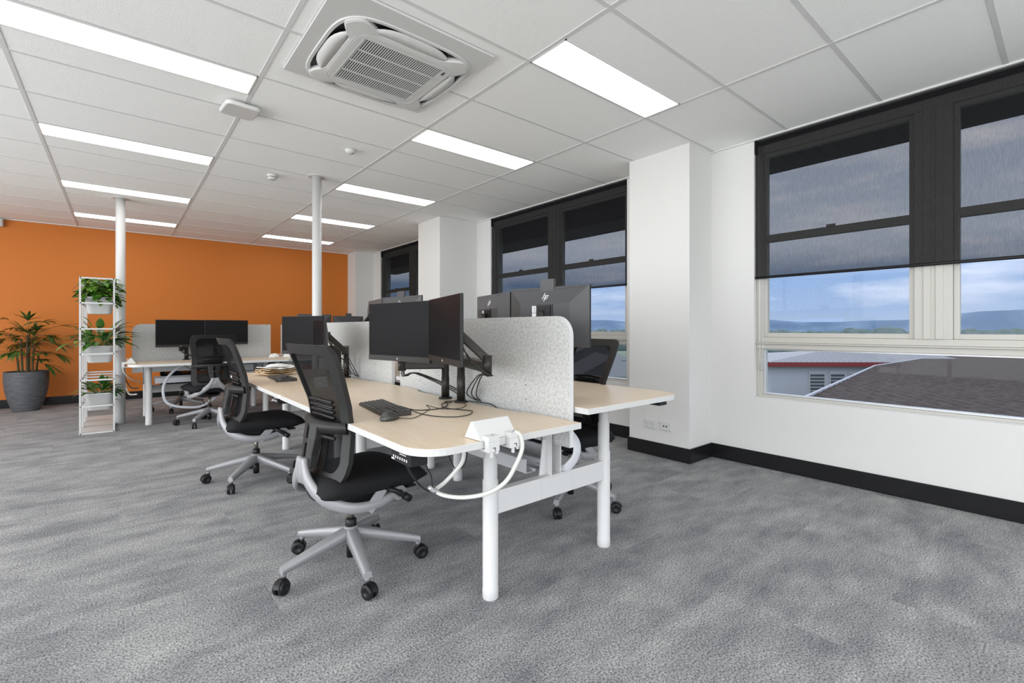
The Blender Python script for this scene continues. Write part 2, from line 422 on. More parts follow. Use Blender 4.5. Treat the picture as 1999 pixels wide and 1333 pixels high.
# ceiling light panels
lights = [(-2, j, 'l') for j in ()]
def panel(i, j, label):
    x0 = GX0 + GP * i + .012; x1 = GX0 + GP * (i + 1) - .012; y0 = GY0 + .6 * j + .012; y1 = y0 + .288
    t_ = thing('ceiling_light', label, 'ceiling light', ((x0 + x1) / 2, (y0 + y1) / 2, CE), 0, 'recessed LED ceiling panels')
    hx = (x1 - x0) / 2; hy = (y1 - y0) / 2
    f = MB()
    for a in ((-hx, hx, -hy, -hy + .008), (-hx, hx, hy - .008, hy), (-hx, -hx + .008, -hy, hy), (hx - .008, hx, -hy, hy)):
        f.box(a[0], a[1], a[2], a[3], -.006, .0)
    f.obj('frame', 'white_plastic', t_)
    MB().box(-hx + .008, hx - .008, -hy + .008, hy - .008, -.0035, 0).obj('diffuser', 'diffuser', t_)
for i, j, l in [
    (-3, 4, 'largest white LED ceiling panel at the upper left corner'),
    (-3, 7, 'white LED ceiling panel second nearest in the left row'),
    (-3, 10, 'white LED ceiling panel third nearest in the left row, before the round post'),
    (-3, 13, 'white LED ceiling panel nearest the orange wall in the left row'),
    (-1, 1.5, 'brightest large LED ceiling panel right of the air conditioner'),
    (-1, 4, 'white LED ceiling panel second nearest in the right row'),
    (-1, 7, 'white LED ceiling panel third nearest in the right row'),
    (-1, 10, 'white LED ceiling panel fourth in the right row, behind the middle post'),
    (-1, 13, 'farthest white LED ceiling panel in the right row, near the orange wall'),
    (-3, 1, 'unseen added LED ceiling panel above and left of the viewer'),  # unseen panels from here on, added to light the rest of the room
    (-3, -2, 'unseen added LED ceiling panel behind the viewer on the left'),
    (-1, -2, 'unseen added LED ceiling panel behind the viewer beside the windows'),
    (-5, 1, 'unseen added LED ceiling panel in the outer left row beside the viewer'),
    (-5, 4, 'unseen added LED ceiling panel in the outer left row, second from the viewer'),
    (-5, 7, 'unseen added LED ceiling panel in the outer left row, third from the viewer'),
    (-5, 10, 'unseen added LED ceiling panel in the outer left row, fourth from the viewer'),
    (-5, 13, 'unseen added LED ceiling panel in the outer left row by the orange wall')]:
    panel(i, j, l)

# ------------------------------------------------------------------ windows
def window(idx, y0, y1, centre):
    g = bpy.data.objects.new('window_%d' % idx, None); COL.objects.link(g); struct(g); g.location = (WX + .07, centre, SILL)
    L = lambda y: y - centre
    a, c = L(y0) + .001, L(y1) - .001; H = CE - SILL
    f = MB()
    x0, x1 = -.02, .06
    f.box(x0, x1, a, a + .045, 0, H); f.box(x0, x1, c - .045, c, 0, H)          # jambs
    f.box(x0, x1, a + .045, c - .045, 0, .022); f.box(x0, x1, a + .045, c - .045, 2.03, H)                  # bottom rail, head
    f.box(x0 - .012, x1 - .001, a + .001, c - .001, .405, .444); f.box(x0 - .001, x1 - .001, a + .001, c - .001, .456, .50)             # transom in two steps
    f.box(x0 - .03, x1 - .001, a + .001, c - .001, .4445, .4555)
    f.obj('frame', 'frame', g, bevel=.003)
    mfr = MB(); mfr.box(x0 - .004, x1, -.096, .096, .50, 2.03); mfr.box(x0 - .012, x0, -.05, -.012, .50, 2.03); mfr.box(x0 - .012, x0, .012, .05, .50, 2.03)
    mfr.obj('mullion', 'frame', g, bevel=.003)
    for s0, s1 in ((a + .045, -.096), (.096, c - .045)):
        sf = MB()
        s0 += .0006; s1 -= .0006
        sf.box(0, .05, s0, s0 + .03, .501, 2.029); sf.box(0, .05, s1 - .03, s1, .501, 2.029)
        for za, zb in ((.501, .535), (1.29, 1.35), (2.0, 2.029)): sf.box(0, .05, s0 + .03, s1 - .03, za, zb)
        sf.box(-.014, 0, (s0 + s1) / 2 - .03, (s0 + s1) / 2 + .03, 1.345, 1.365)
        sash = sf.obj('sash', 'frame', g, bevel=.002)
        MB().box(.024, .028, s0 + .03, s1 - .03, .535, 1.29).box(.024, .028, s0 + .03, s1 - .03, 1.35, 2.0).obj('pane', 'glass', sash)
    ff = MB(); z0, z1 = .022, .405
    z0 += .0006; z1 -= .0006; ff.box(0, .05, a + .0456, a + .06, z0, z1); ff.box(0, .05, c - .06, c - .0456, z0, z1); ff.box(0, .05, a + .06, c - .06, z1 - .012, z1); ff.box(0, .05, a + .06, c - .06, z0, z0 + .012)
    fx = ff.obj('fixed_light_frame', 'steel', g, bevel=.002)
    MB().box(.024, .028, a + .06, c - .06, z0 + .012, z1 - .012).obj('pane', 'glass', fx)
    MB().box(-.045, 0, a, c, .0, .004).obj('window_sill', 'white_paint', g)
window(1, *WIN[0], .605); window(2, *WIN[1], 4.144); window(3, *WIN[2], 7.84)

BL = [('black roller blind half drawn over the nearest window on the right', 1.57), ('black roller blind half drawn over the middle window beside the white pillar', 1.61),
      ('dark roller blind over the far window partly hidden behind the second pillar', .85)]
for (y0, y1), (lab, zb) in zip(WIN, BL):
    cy = (y0 + y1) / 2; hw = (y1 - y0) / 2 - .006
    t_ = thing('roller_blind', lab, 'roller blind', (WX + .018, cy, CE), 0, 'black roller blinds on the windows')
    rows = []
    for k in range(24):
        z = -.012 - (CE - zb - .012) * k / 23
        rows.append([(0.0016 * math.sin(k * 1.1) - .004, -hw + 2 * hw * q / 20 if 0 < q < 20 else (-hw if q == 0 else hw), z) for q in range(21)])
    MB().sheet(rows).obj('blind_fabric', 'blind', t_)
    MB().cyl((-.004, -hw, zb - CE), (-.004, hw, zb - CE), .011, n=12).obj('bottom_bar', 'black_plastic', t_)
    MB().cyl((.022, -hw, -.034), (.022, hw, -.034), .02, n=16).obj('roller_tube', 'black_plastic', t_)
    for sg in (-1, 1): MB().box(-.012, .045, sg * hw - .0035, sg * hw + .0035, -.12, -.001).obj('bracket', 'black_plastic', t_)
    yc = hw - .03
    MB().tube([(.02, yc, -.05), (.02, yc + .004, -.9), (.02, yc + .004, -1.85), (.02, yc - .008, -1.89), (.02, yc - .02, -1.85), (.02, yc - .02, -.9), (.02, yc - .016, -.05)], .0022, n=6).obj('pull_chain', 'steel', t_)

# ------------------------------------------------------------------ posts
for (x, y, lab) in ((.006, 7.42, 'white round steel post beside the white plant shelf'), (1.575, 5.06, 'white round steel post rising behind the desks near the room centre')):
    t_ = thing('steel_post', lab, 'post', (x, y, 0), 0, 'floor to ceiling posts')
    MB().lathe([(.047, .0), (.047, CE - .002)], n=32).obj('shaft', 'white_paint', t_)
    MB().lathe([(.085, CE - .006), (.085, CE - .0005)], n=32).obj('ceiling_collar', 'white_plastic', t_)

# ------------------------------------------------------------------ air conditioner
def aircon():
    x0, x1, y0, y1 = .757, 1.66, 2.15, 3.06
    cx, cy = 1.245, 2.665
    t_ = thing('ceiling_air_conditioner', 'white square ceiling cassette air conditioner with slatted grille and open flaps', 'air conditioner', (cx, cy, CE))
    z = lambda a: a
    b = MB(); n = 48
    def sq(r, k, a):   # superellipse
        c_, s_ = math.cos(a), math.sin(a)
        return (r * abs(c_) ** (2 / k) * (1 if c_ > 0 else -1), r * abs(s_) ** (2 / k) * (1 if s_ > 0 else -1))
    ring = [sq(.41, 4.2, 2 * math.pi * i / n) for i in range(n)]
    # panel with opening
    out_pts = []
    for i in range(n):
        a = 2 * math.pi * i / n; c_, s_ = math.cos(a), math.sin(a); q = 1 / max(abs(c_), abs(s_))
        px, py = c_ * q, s_ * q
        out_pts.append((px * (x1 - cx) if px > 0 else -px * (x0 - cx), py * (y1 - cy) if py > 0 else -py * (y0 - cy)))
    rows = [[(p[0], p[1], -.003) for p in out_pts], [(p[0], p[1], -.016) for p in out_pts], [(p[0] * 1.01, p[1] * 1.01, -.016) for p in ring], [(p[0], p[1], -.022) for p in ring], [(p[0] * .96, p[1] * .96, -.022) for p in ring], [(p[0] * .95, p[1] * .95, -.004) for p in ring]]
    b.sheet(rows, smooth=False, closed=True); b.obj('surround_panel', 'white_plastic', t_)
    MB().prism([(p[0] * .955, p[1] * .955) for p in ring], -.006, -.003).obj('dark_recess', 'black_plastic', t_)
    # four-lobed fascia: wide at corners, waisted at the four flaps
    def lobes(r_c, r_s):
        pts = []
        for i in range(96):
            a = 2 * math.pi * i / 96; c2 = abs(math.sin(2 * a)); base = sq(1, 5, a)
            q = r_s + (r_c - r_s) * min(1, max(0, (c2 - .45) / .45)) ** 1.0
            q = r_s + (r_c - r_s) * (3 * ((q - r_s) / (r_c - r_s)) ** 2 - 2 * ((q - r_s) / (r_c - r_s)) ** 3)
            pts.append((base[0] * q, base[1] * q))
        return pts
    f = MB(); o1 = lobes(.395, .315)
    rows = [[(p[0], p[1], -.006) for p in o1], [(p[0], p[1], -.027) for p in o1], [(p[0] * .975, p[1] * .975, -.032) for p in o1]]
    inner = []
    for i in range(96):
        a = 2 * math.pi * i / 96; c_, s_ = math.cos(a), math.sin(a); q = 1 / max(abs(c_), abs(s_)); inner.append((.245 * c_ * q, .245 * s_ * q))
    mid = [sq(.285, 9, 2 * math.pi * i / 96) for i in range(96)]
    rows += [[(p[0] * 1.01, p[1] * 1.01, -.036) for p in mid], [(p[0], p[1], -.034) for p in mid], [(p[0] * .985, p[1] * .985, -.036) for p in mid], [(p[0], p[1], -.036) for p in inner], [(p[0], p[1], -.024) for p in inner]]
    f.sheet(rows, smooth=False, closed=True); f.obj('fascia', 'white_plastic', t_)
    MB().box(-.245, .245, -.245, .245, -.0235, -.021).obj('filter', mat('ac_filter', (.05, .048, .042), .9), t_)
    g = MB()
    for i in range(36):
        x = -.24 + .48 * (i + .5) / 36; g.box(x - .0028, x + .0028, -.245, .245, -.0355, -.0325)
    for k in range(5):
        y = -.245 + .49 * k / 4
        g.box(-.245, .245, y - .004, y + .004, -.037, -.0325)
    g.box(-.248, -.24, -.245, .245, -.037, -.0325); g.box(.24, .248, -.245, .245, -.037, -.0325)
    g.obj('grille', 'white_plastic', t_)
    for k in range(4):
        fl = MB(); rows = []
        for i in range(13):
            u = -1 + 2 * i / 12; yy_ = .225 * u; wdt = .070 * (1 - abs(u) ** 3.2) + .006
            x_in = .312 + .008 * u * u
            rows.append([(x_in, yy_, -.029), (x_in + wdt * .5, yy_, -.026), (x_in + wdt, yy_, -.019)])
        fl.sheet(rows)
        o = fl.obj('flap', 'white_plastic', t_, solid=.004); o.rotation_euler = (0, 0, R(90 * k))
    for k in range(4):
        w_ = MB(); w_.box(.255, .275, .235, .275, -.014, -.008); w_.box(.235, .275, .255, .275, -.014, -.008)
        o = w_.obj('corner_hook', 'steel', t_); o.rotation_euler = (0, 0, R(90 * k)); o.location = (0, 0, 0)
    MB().box(.252, .266, -.225, -.19, -.0372, -.0362).obj('maker_mark', 'mback', t_)
aircon()

t_ = thing('wifi_access_point', 'white rounded wireless access point mounted under the ceiling', 'access point', (.655, 3.80, CE), R(5))
o = MB().prism(rrect(-.11, .11, -.11, .11, .035, 8), -.046, -.014).obj('cover', 'white_plastic', t_, bevel=.012, seg=4)
MB().box(-.07, .07, -.07, .07, -.016, -.0028).obj('mount_plate', 'white_plastic', t_)
MB().box(-.014, -.009, -.008, .008, -.0468, -.046).box(-.004, .0, -.008, .008, -.0468, -.046).box(.0, .008, -.008, -.004, -.0468, -.046).obj('maker_mark', 'tbar', t_)
t_ = thing('smoke_detector', 'round white smoke detector with a dark slot in front of the middle post', 'smoke detector', (1.20, 5.28, CE), 0)
MB().lathe([(.052, -.0028), (.052, -.016), (.046, -.02), (.046, -.042), (.038, -.05), (.0, -.052)]).obj('housing', 'white_plastic', t_)
MB().lathe([(.0475, -.028), (.0475, -.033)], cap=False).obj('vent_slot', 'chin', t_)
t_ = thing('motion_sensor', 'small white oval ceiling sensor with a dark dot', 'sensor', (1.56, 4.10, CE), 0)
MB().lathe([(.043, -.0028), (.045, -.012), (.038, -.028), (.022, -.038), (.0, -.041)]).obj('housing', 'white_plastic', t_)
MB().lathe([(.0, -.006), (.004, -.005), (.005, .0)], mtx=Matrix.Translation((.018, -.022, -.036))).obj('lens', 'ink', t_)
t_ = thing('security_camera', 'white camera housing at the left edge, on top of the orange wall', 'camera', (-1.345, OY - .001, 2.655), 0)
MB().prism(rrect(-.07, .07, -.09, .0, .03), -.055, .055).obj('housing', 'white_plastic', t_, bevel=.008)
MB().cyl((0, -.09, 0), (0, -.1, 0), .02).obj('lens', 'black_plastic', t_)

# ------------------------------------------------------------------ wall outlets
t_ = thing('power_outlet', 'white double power point with two switches on the pillar', 'power outlet', (3.71, 2.482, .283), R(-90))
MB().box(-.058, .058, -.011, 0, -.037, .037).obj('face_plate', 'white_plastic', t_, bevel=.003)
for sx in (-.027, .027):
    MB().box(sx - .008, sx + .008, -.015, -.010, .012, .026).obj('switch', 'white_plastic', t_, bevel=.001)
    b = MB()
    for dx, dz, a in ((-.007, 0, 30), (.007, 0, -30), (0, -.017, 0)):
        b.box(-.001, .001, -.0116, -.011, -.004, .004, Matrix.Translation((sx + dx, 0, dz)) @ Matrix.Rotation(R(a), 4, 'Y'))
    b.obj('socket', 'ink', t_)
t_ = thing('data_outlet', 'white data outlet with two grey ports on the pillar', 'data outlet', (3.71, 2.325, .283), R(-90))
MB().box(-.058, .058, -.011, 0, -.037, .037).obj('face_plate', 'white_plastic', t_, bevel=.003)
for sx in (-.014, .014): MB().box(sx - .007, sx + .007, -.0125, -.011, -.007, .007).obj('port', 'mback', t_)

# ------------------------------------------------------------------ desks
def desk(origin, rz, L, ztop, outer, label, group='sit-stand desks', panel_end=None, depth=.80):
    """local x along the length, y from the back edge to the front edge; outer: 0 or 1 = which end has the big radius"""
    t_ = thing('sit_stand_desk', label, 'desk', (origin[0], origin[1], 0), rz, group)
    pts = [(0, 0), (.24, 0), (.33, .012), (.40, .045), (.50, .052), (L - .50, .052), (L - .40, .045), (L - .33, .012), (L - .24, 0), (L, 0)]
    rads = (.13, .02) if outer == 0 else (.02, .13)
    for (cx, a0, r) in ((L - rads[1], 0, rads[1]), (rads[0], 90, rads[0])):
        for i in range(9):
            a = R(a0 + 90 * i / 8); pts.append((cx + r * math.cos(a), depth - r + r * math.sin(a)))
    b = MB()
    n = len(pts); zt, zb = ztop, ztop - .027
    b.use('edge'); 
    vs = [Vector((x, y, zb)) for x, y in pts] + [Vector((x, y, zt)) for x, y in pts]
    b.poly(vs, [tuple(range(n))] + [(i, (i + 1) % n, n + (i + 1) % n, n + i) for i in range(n)], False)
    b.use('birch'); b.poly([Vector((x, y, zt)) for x, y in pts], [tuple(range(n))], False)
    bmesh.ops.remove_doubles(b.bm, verts=b.bm.verts, dist=1e-5)
    b.obj('tabletop', None, t_, bevel=.0015)
    for x in (.2, L - .2):
        y = .353
        lg = MB(); lg.lathe([(.033, 0), (.0345, .004), (.0345, .045), (.0335, .046), (.0335, .50), (.030, .502), (.030, ztop - .135), (.026, ztop - .133), (.026, ztop - .035)], c=(x, y, 0), n=28)
        lo = lg.obj('leg', 'white_paint', t_)
        MB().box(x - .05, x + .05, y - .22, y + .30, ztop - .045, ztop - .028).obj('top_bracket', 'white_paint', t_, bevel=.003)
    MB().box(.2, L - .2, .30, .36, ztop - .052, ztop - .029).obj('under_rail', 'white_paint', t_)
    px = .17 if (panel_end if panel_end is not None else outer) == 0 else L - .17
    cp = MB().box(px - .075, px + .075, depth - .085, depth - .014, ztop - .074, ztop - .0275).obj('control_panel', 'black_plastic', t_, bevel=.004)
    k = MB()
    for i in range(7):
        xx = px - .05 + i * .017
        k.box(xx - .0035, xx + .0035, depth - .0135, depth - .0132, ztop - .060, ztop - .051)
    k.box(px + .045, px + .070, depth - .0135, depth - .0132, ztop - .068, ztop - .063)
    k.box(px - .045, px + .005, depth - .0135, depth - .0132, ztop - .040, ztop - .0375)
    k.obj('buttons', 'label', cp)
    return t_
L1 = 1.80
XB, XC = 1.567, 1.612
desk((XB, 1.40), R(90), L1, .73, 0, 'nearest pale birch sit-stand desk, with the keyboard and mouse in the foreground', panel_end=0)
desk((XB, 1.40 + L1 + .008), R(90), L1, .73, 1, 'pale birch sit-stand desk behind the nearest one, paper parcel on it', panel_end=0)
desk((XC, 1.40 + L1), R(-90), L1, .785, 1, 'raised pale birch desk on the window side of the felt screen, nearest the viewer')
desk((XC, 1.40 + 2 * L1 + .008), R(-90), L1, .785, 0, 'pale birch desk on the window side, farther end of the front bench')
FB = 7.45; LF = 1.66; FX = .065
desk((FX + LF, FB - .022), R(180), LF, .745, 1, 'pale birch desk before the orange wall, left end, under two dark monitors', panel_end=0)
desk((FX + 2 * LF + .008, FB - .022), R(180), LF, .745, 0, 'pale birch desk before the orange wall, right end, mostly hidden', panel_end=1)
desk((FX, FB + .022), 0, LF, .745, 0, 'pale birch desk on the wall side of the far felt screen, left end')
desk((FX + LF + .008, FB + .022), 0, LF, .745, 1, 'pale birch desk on the wall side of the far felt screen, right end')

# bench frames
def frame_beam(loc, rz, half, label, zc=.405, post=True):
    t_ = thing('bench_end_beam', label, 'desk frame', (loc[0], loc[1], 0), rz, 'white cross beams joining the desk legs')
    MB().box(-half + .03, half - .03, -.022, .022, zc - .05, zc + .05).obj('beam', 'white_paint', t_, bevel=.004)
    MB().box(-.10, .10, -.026, -.022, zc - .045, zc + .045).obj('cover_plate', 'white_paint', t_, bevel=.001)
    p = MB(); p.box(-.034, -.028, -.02, .045, zc + .05, .70); p.box(.028, .034, -.02, .045, zc + .05, .70)
    p.box(-.034, .034, .04, .046, zc + .05, .70)
    p.prism([(-.075, zc + .05), (-.034, zc + .05), (-.034, .62), (-.052, .62)], -.02, -.014, Matrix.Rotation(R(90), 4, 'X'))
    p.obj('screen_post', 'white_paint', t_)
    return t_
for y, l in ((1.6, 'white cross beam joining the two nearest desk legs'), (3.0, 'white cross beam under the first desks, farther legs'), (3.41, 'white cross beam under the second desks, nearer legs'), (4.81, 'white cross beam under the second desks, farther legs')):
    frame_beam((1.59, y), 0, .38, l)
for x, l in ((FX + .2, 'white cross beam at the left end of the far bench'), (FX + LF - .2, 'white cross beam under the middle of the far bench, left one'), (FX + LF + .208, 'white cross beam under the middle of the far bench, right one'), (FX + 2 * LF - .2, 'white cross beam at the right end of the far bench')):
    frame_beam((x, FB), R(90), .375, l)
def tray(loc, rz, L, label):
    t_ = thing('cable_tray', label, 'cable tray', (loc[0], loc[1], 0), rz, 'metal cable trays under the benches')
    b = MB()
    b.box(0, L, -.12, .12, .462, .465); b.box(0, L, -.12, -.117, .465, .53); b.box(0, L, .117, .12, .465, .53)
    b.box(0, L, -.135, -.12, .527, .53); b.box(0, L, .12, .135, .527, .53)
    b.obj('channel', 'steel', t_)
    sl = MB()
    for k in range(3):
        sl.tube([(L * q / 12, -.05 + .05 * k + .012 * math.sin(q * 1.3 + k), .472 + .006 * math.sin(q * .9 + k * 2)) for q in range(13)], .008, n=6)
    sl.obj('cable_bundle', 'ribbon', t_)
tray((1.59, 1.66), R(90), 1.28, 'light metal cable tray under the nearest pair of desks')
tray((1.59, 3.47), R(90), 1.28, 'light metal cable tray under the second pair of desks')
tray((FX + .27, FB), 0, 1.14, 'light metal cable tray under the far bench, left half')
tray((FX + LF + .27, FB), 0, 1.14, 'light metal cable tray under the far bench, right half')
t_ = thing('bench_side_rail', 'white low rail joining the rear legs of the far desk', 'desk frame', (FX, FB + .375, 0))
MB().box(.23, LF - .23, -.02, .02, .30, .40).obj('rail', 'white_paint', t_, bevel=.003)

# felt screens: local x along length, z up
def felt(loc, rz, L, round_end, label):
    t_ = thing('felt_desk_screen', label, 'desk screen', (loc[0], loc[1], 0), rz, 'grey felt desk screens')
    z0, z1 = .60, 1.205; r = .095
    pts = [(0, z0), (L, z0)]
    if round_end == 1:
        pts += [(L - r + r * math.cos(R(90 * i / 10)), z1 - r + r * math.sin(R(90 * i / 10))) for i in range(11)] + [(0, z1)]
    else:
        pts += [(L, z1)] + [(r + r * math.cos(R(90 + 90 * i / 10)), z1 - r + r * math.sin(R(90 + 90 * i / 10))) for i in range(11)]
    mt = Matrix.Rotation(R(90), 4, 'X')
    b = MB(); n = len(pts)
    for side in (-.0125, .0125):
        b.use('felt'); b.poly([mt @ Vector((x, z, side)) for x, z in pts], [tuple(range(n))], False)
    b.use('felt_edge')
    b.poly([mt @ Vector((x, z, -.0125)) for x, z in pts] + [mt @ Vector((x, z, .0125)) for x, z in pts], [(i, (i + 1) % n, n + (i + 1) % n, n + i) for i in range(n)], False)
    bmesh.ops.remove_doubles(b.bm, verts=b.bm.verts, dist=1e-5)
    b.obj('felt_panel', None, t_)
    s_ = MB()
    for x in (.30, L - .30):
        for z in (.66, .79, .86):
            for sg in (-1, 1):
                s_.cyl((x, sg * .0125, z), (x, sg * .0145, z), .003, n=8)
    s_.obj('screws', 'ink', t_)
    return t_
SX = 1.5895
felt((SX, 1.48), R(90), 1.69, 0, 'nearest light grey felt screen with a rounded upper corner')
felt((SX, 3.31), R(90), 1.69, 1, 'second light grey felt screen, behind the nearest monitors')
felt((.115, FB), 0, 1.555, 0, 'light grey felt screen in front of the orange wall, left one with rounded corner')
felt((1.81, FB), 0, 1.555, 1, 'light grey felt screen in front of the orange wall, right one, mostly hidden')

# ------------------------------------------------------------------ monitors
def monitor(p_left, p_right, zb, zt, label, group='black desktop monitors', camera_bar=False, has_logo=True, w=None, tilt=0, shell='mback', curved_label=True):
    """p_left / p_right: ends of the screen as seen from its front"""
    a = Vector((*p_left, 0)); c = Vector((*p_right, 0)); d = c - a; W = w or d.length; mid = (a + c) / 2
    ang = math.atan2(d.y, d.x)
    H = zt - zb
    t_ = thing('monitor', label, 'monitor', (mid.x, mid.y, (zb + zt) / 2), ang, group)
    t_.rotation_euler = (R(tilt), 0, ang)
    hw, hh = W / 2, H / 2
    # screen faces local -Y
    MB().box(-hw, hw, -.004, .010, -hh, hh).obj('bezel', 'black_plastic', t_, bevel=.0015)
    MB().box(-hw + .004, hw - .004, -.0052, -.004, -hh + .030, hh - .004).obj('screen', 'screen', t_)
    ch = MB().box(-hw + .001, hw - .001, -.0065, -.004, -hh + .001, -hh + .029).obj('chin', 'chin', t_)
    MB().box(-.004, -.001, -.0072, -.0065, -hh + .011, -hh + .019).box(.001, .004, -.0072, -.0065, -hh + .009, -hh + .017).obj('front_mark', 'logo', ch)
    # back shell: bevelled frustum
    iw0, iw1, iz0, iz1, dp = hw - .105, hw - .105, -hh + .02, hh - .095, .045
    y0, y1 = .010, dp
    vs = [Vector(v) for v in ((-hw, y0, -hh), (hw, y0, -hh), (hw, y0, hh), (-hw, y0, hh), (-iw0, y1, iz0), (iw1, y1, iz0), (iw1, y1, iz1), (-iw0, y1, iz1))]
    b = MB(); b.poly(vs, [(4, 5, 6, 7), (0, 1, 5, 4), (1, 2, 6, 5), (2, 3, 7, 6), (3, 0, 4, 7)], False)
    sh = b.obj('back_shell', shell, t_)
    sl = MB()   # vent slots on the sloped top facet
    v = (Vector((0, y1, iz1)) - Vector((0, y0, hh))).normalized()
    for s0, s1 in ((-hw + .035, -.055), (.055, hw - .035)):
        p = Vector((0, y0, hh)) + v * .014
        sl.bar((s0, p.y + .0006, p.z), (s1, p.y + .0006, p.z), .002, .002)
    sl.obj('vent_slot', 'ink', sh)
    if has_logo:
        lg = MB(); nrm = Vector((0, hh - iz1, (y1 - y0))).normalized()
        ctr = Vector((0, y0, hh)) + v * .062 + nrm * .0008
        xdir = Vector((-1, 0, 0)); zdir = -v
        def P2(x, z): return ctr + xdir * x + zdir * z
        def st(x0_, z0_, x1_, z1_, wd=.0034): lg.bar(P2(x0_, z0_), P2(x1_, z1_), wd, .001, up=nrm)
        sl_ = .36
        st(-.016 - .012 * sl_, -.012, -.016 + .026 * sl_, .026)
        st(-.010 + .010 * sl_, .010, -.002 + .010 * sl_, .010); st(-.003 - .012 * sl_, -.012, -.003 + .010 * sl_, .010)
        st(.004 - .026 * sl_, -.026, .004 + .010 * sl_, .010); st(.006 + .010 * sl_, .010, .016 + .010 * sl_, .010)
        st(.016 - .012 * sl_, -.012, .016 + .010 * sl_, .010); st(.006 - .012 * sl_, -.012, .014 - .012 * sl_, -.012)
        lg.obj('maker_logo', 'logo', sh)
    rc = MB(); rc.box(-.062, .050, y1, y1 + .004, iz1 - .115, iz1 - .004); rc.obj('mount_recess', 'mback_dark', sh)
    MB().box(-.05, .04, y1 + .004, y1 + .010, iz1 - .108, iz1 - .012).box(-.018, .012, y1 + .010, y1 + .012, iz1 - .05, iz1 - .025).obj('mount_plate', 'black_plastic', sh, bevel=.002)
    lb = MB().box(.056, .086, y1, y1 + .0006, iz1 - .050, iz1 - .012).box(.056, .086, y1, y1 + .0006, iz1 - .075, iz1 - .053).obj('sticker', 'label', sh)
    tx = MB()
    for k in range(6): tx.box(.060, .060 + (.020, .014, .018, .010, .019, .012)[k], y1 + .0006, y1 + .0010, iz1 - .020 - k * .005, iz1 - .0185 - k * .005)
    tx.obj('sticker_text', 'ink', lb)
    if camera_bar:
        k = MB(); k.box(-.048, .048, -.004, .018, hh - .028, hh + .045); k.obj('webcam', 'mback', t_, bevel=.002)
        MB().cyl((0, -.004, hh + .02), (0, -.0055, hh + .02), .006, n=12).obj('webcam_lens', 'ink', t_)
    return t_
# desk A (left, near): two screens in a shallow V
monitor((1.13, 2.665), (1.236, 2.142), .965, 1.292, 'black monitor facing left over the nearest desk, the left one of the pair', has_logo=True)
monitor((1.216, 2.118), (1.075, 1.615), .985, 1.292, 'black monitor angled with an orange reflection, right one of the nearest pair')
# desk B
monitor((1.07, 4.36), (1.255, 3.885), .93, 1.25, 'black monitor on the second desk, seen behind the foreground chair')
monitor((1.19, 3.90), (1.13, 3.46), .95, 1.21, 'black monitor seen almost edge-on, beside the second desk monitor arm')
# desk C (backs visible; screens face the window)
monitor((1.92, 1.65), (1.84, 2.205), 1.045, 1.382, 'dark grey monitor back with silver logo and webcam, nearest on the window-side desk', camera_bar=True, shell='mback')
monitor((1.842, 2.215), (1.972, 2.74), 1.035, 1.372, 'dark grey monitor back, left of the one with the webcam on the window-side desk')
# desk D
monitor((1.93, 3.475), (1.835, 4.02), 1.09, 1.425, 'grey monitor back with webcam showing above the left foreground screen', camera_bar=True)
monitor((1.835, 4.03), (1.93, 4.55), 1.085, 1.42, 'grey monitor back, farthest on the window-side desk, half hidden')
# far desk E (fronts face the viewer)
monitor((.335, 7.235), (.845, 7.255), .915, 1.257, 'left dark monitor on the far desk before the orange wall')
monitor((.845, 7.25), (1.335, 7.20), .935, 1.259, 'right dark monitor on the far desk before the orange wall')
monitor((2.05, 7.22), (2.57, 7.25), .92, 1.245, 'black monitor top behind the second felt screen, left of its pair')
monitor((2.575, 7.25), (3.09, 7.22), .915, 1.24, 'black monitor top behind the second felt screen, right of its pair')
monitor((2.62, 7.70), (2.11, 7.73), 1.05, 1.375, 'far grey monitor back showing left and right of the middle post', has_logo=False)
monitor((3.17, 7.76), (2.66, 7.73), 1.03, 1.355, 'far blue-grey monitor back with a small camera clip, right of the middle post', camera_bar=True, has_logo=False)

